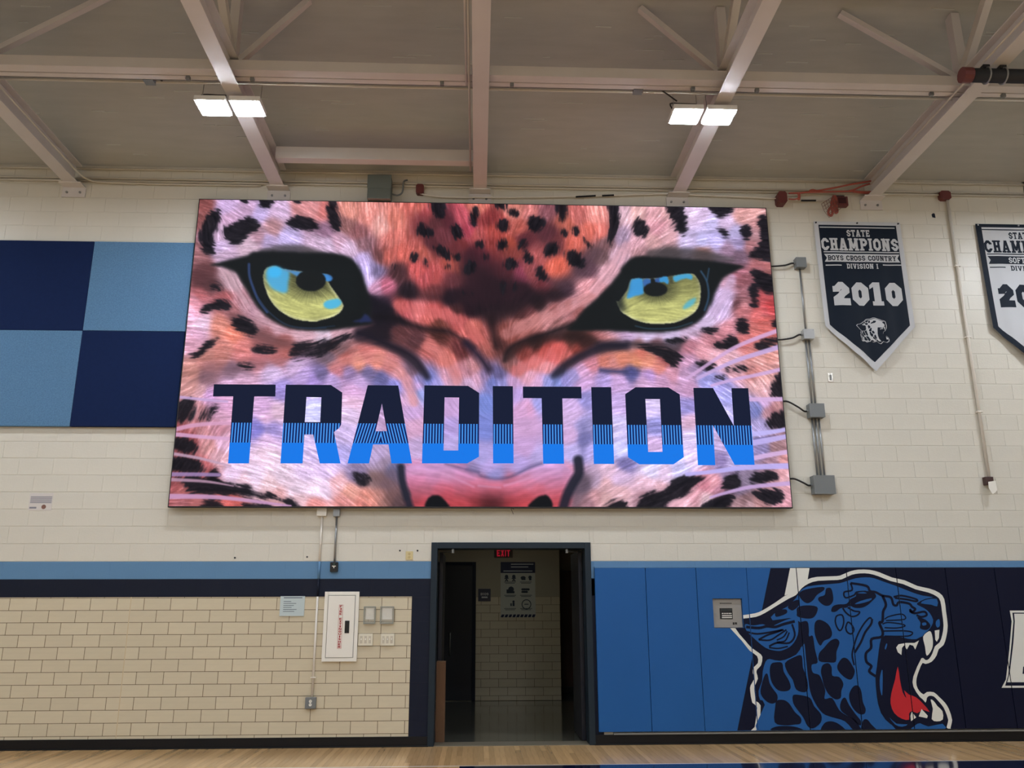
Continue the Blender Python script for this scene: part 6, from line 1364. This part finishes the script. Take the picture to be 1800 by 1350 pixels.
# loose wires under the screen
p = W(898, 892, -.12); tag(MB().tube(smooth_path([(p.x, -.12, SZ0 - .012), (p.x + .005, -.12, SZ0 - .03), (p.x + .03, -.12, SZ0 - .09)]), .003, 5).tube([(p.x, -.12, SZ0 - .014), (p.x + .04, -.12, SZ0 - .03)], .003, 5).build('loose_wire', BLACKC), 'loose black wire end hanging from the bottom of the screen', 'wire')

# ================================================================== THINGS IN AND BEHIND THE DOORWAY
ps = R4(880, 941, 988, 1085, HY); w_, h_ = ps[1] - ps[0], ps[3] - ps[2]
t = tag(MB().box(ps[0], ps[1], HY - .006, HY - .0003, ps[2], ps[3]).build('rules_poster', mat('poster_grey', (196, 198, 190), .6)), 'tall pale poster with navy header and six icons on the corridor wall', 'poster')
PN = mat('poster_navy', (26, 34, 70), .6); yq = HY - .0066
def pf(x, y): return (ps[0] + x * w_, ps[3] - y * h_)
def prc(x0, x1, y0, y1): a = pf(x0, y0); b_ = pf(x1, y1); return rect(a[0], b_[0], b_[1], a[1])
decal('header', [[prc(0, 1, 0, .2)]], yq, PN, t)
fs_ = decal('footer_stripes', [[[pf(k / 9, 1), pf((k + .72) / 9, 1), pf((k + 1) / 9, .95), pf((k + .28) / 9, .95)]] for k in range(9)], yq, PN, t); fs_['kind'] = 'stuff'
decal('header_text', [[prc(.3, .95, .03, .05)], [prc(.3, .8, .08, .1)], [prc(.08, .92, .155, .175)]], yq - .0006, mat('poster_white_ink', (190, 194, 200), .6), t)
ics = []
def man(cx, cy, s=1):
    ics.append([disc(*pf(cx, cy - .035), .03)]); 
    for p in ([(cx, cy - .02), (cx, cy + .02)], [(cx, cy + .02), (cx - .04, cy + .05)], [(cx, cy + .02), (cx + .04, cy + .05)], [(cx - .06, cy), (cx + .06, cy - .005)]):
        for qd in stroke([pf(*v) for v in p], .02): ics.append([qd])
man(.17, .3); man(.38, .3)
ics.append([disc(*pf(.65, .29), .045, 12, .03)]); ics.append([prc(.6, .72, .31, .33)]); ics.append([disc(*pf(.85, .28), .03)]); ics.append([prc(.82, .89, .3, .335)])
ics.append([disc(*pf(.3, .5), .05)]); ics.append([prc(.2, .4, .53, .57)]); ics.append([prc(.17, .23, .5, .57)])
for k in range(7): ics.append([disc(*pf(.64 + .05 * (k % 4), .5 + .045 * (k // 4)), .03, 8, .02)])
ics.append([prc(.34, .4, .74, .8)]); ics.append([disc(*pf(.37, .72), .02)]); ics.append([prc(.28, .32, .75, .8)])
ics.append([disc(*pf(.74, .77), .085, 20), disc(*pf(.74, .77), .07, 20)]); ics.append([prc(.68, .8, .76, .775)])
for cx in (.27, .73):
    for cy in (.36, .6, .84):
        for k in range(2): ics.append([prc(cx - .17 + .03 * k, cx + .17 - .03 * k, cy + .022 * k, cy + .01 + .022 * k)])
decal('icons', ics, yq, INKD, t)
rs = R4(840.5, 862.5, 1035, 1057, HY - .01)
t = thing('room_sign', 'small navy room sign reading B109 on the corridor wall', 'sign', ((rs[0] + rs[1]) / 2, HY, rs[2])); MB().box(rs[0], rs[1], HY - .012, HY - .0005, rs[2], rs[3]).build('sign_plate', mat('sign_navy', (28, 36, 66), .4), t, bevel=.002)
rw, rh = rs[1] - rs[0], rs[3] - rs[2]; SWH = mat('sign_white', (205, 208, 210), .5)
decal('room_number', [[p] for p in text_polys('B109', rs[0] + rw * .2, rs[1] - rw * .18, rs[2] + rh * .48, rs[2] + rh * .68, .2, .12, False)] + [[rect(rs[0] + rw * .28, rs[1] - rw * .25, rs[2] + rh * .26, rs[2] + rh * .38)]], HY - .0126, SWH, t)
EY = 2.2; re = R4(871, 899, 965, 978, EY)
t = thing('exit_sign', 'red EXIT sign under the corridor ceiling behind the doorway', 'exit sign', ((re[0] + re[1]) / 2, EY, re[2])); ew, eh = re[1] - re[0], re[3] - re[2] + .03
MB().box(re[0] - .02, re[1] + .02, EY + .002, EY + .04, re[2] - .02, re[2] + eh).build('housing', mat('exit_housing', (60, 56, 54), .5), t, bevel=.003)
decal('letters', [[p] for p in text_polys('EXIT', re[0] + .02, re[1] - .02, re[2], re[2] + eh - .04, .22, .14, False)], EY, emit('exit_red', (226, 30, 60), .3), t)
MB().tube([((re[0] + re[1]) / 2, EY + .02, re[2] + eh), ((re[0] + re[1]) / 2, EY + .02, 2.8)], .012, 8).build('stem', GREYBOX, t)
pb_ = PZ(771, 1292, 0)
zt_ = W(771, 1158, pb_.y).z
pb_ = Vector((DX0 + fw_ + .062, TH + .04, 0))
t = thing('cardboard_box', 'tall narrow tan cardboard box standing inside the doorway on the tiled wall side', 'box', (pb_.x, pb_.y, 0)); cw = .085
MB().box(pb_.x - .06, pb_.x + .045, pb_.y, pb_.y + .2, .001, zt_).build('carton', mat('cardboard', (104, 73, 47), .8, var=.08), t, bevel=.004)
MB().box(pb_.x - .06, pb_.x + .045, pb_.y + .095, pb_.y + .105, zt_, zt_ + .002).build('tape_strip', mat('carton_tape', (124, 92, 60), .4), t)
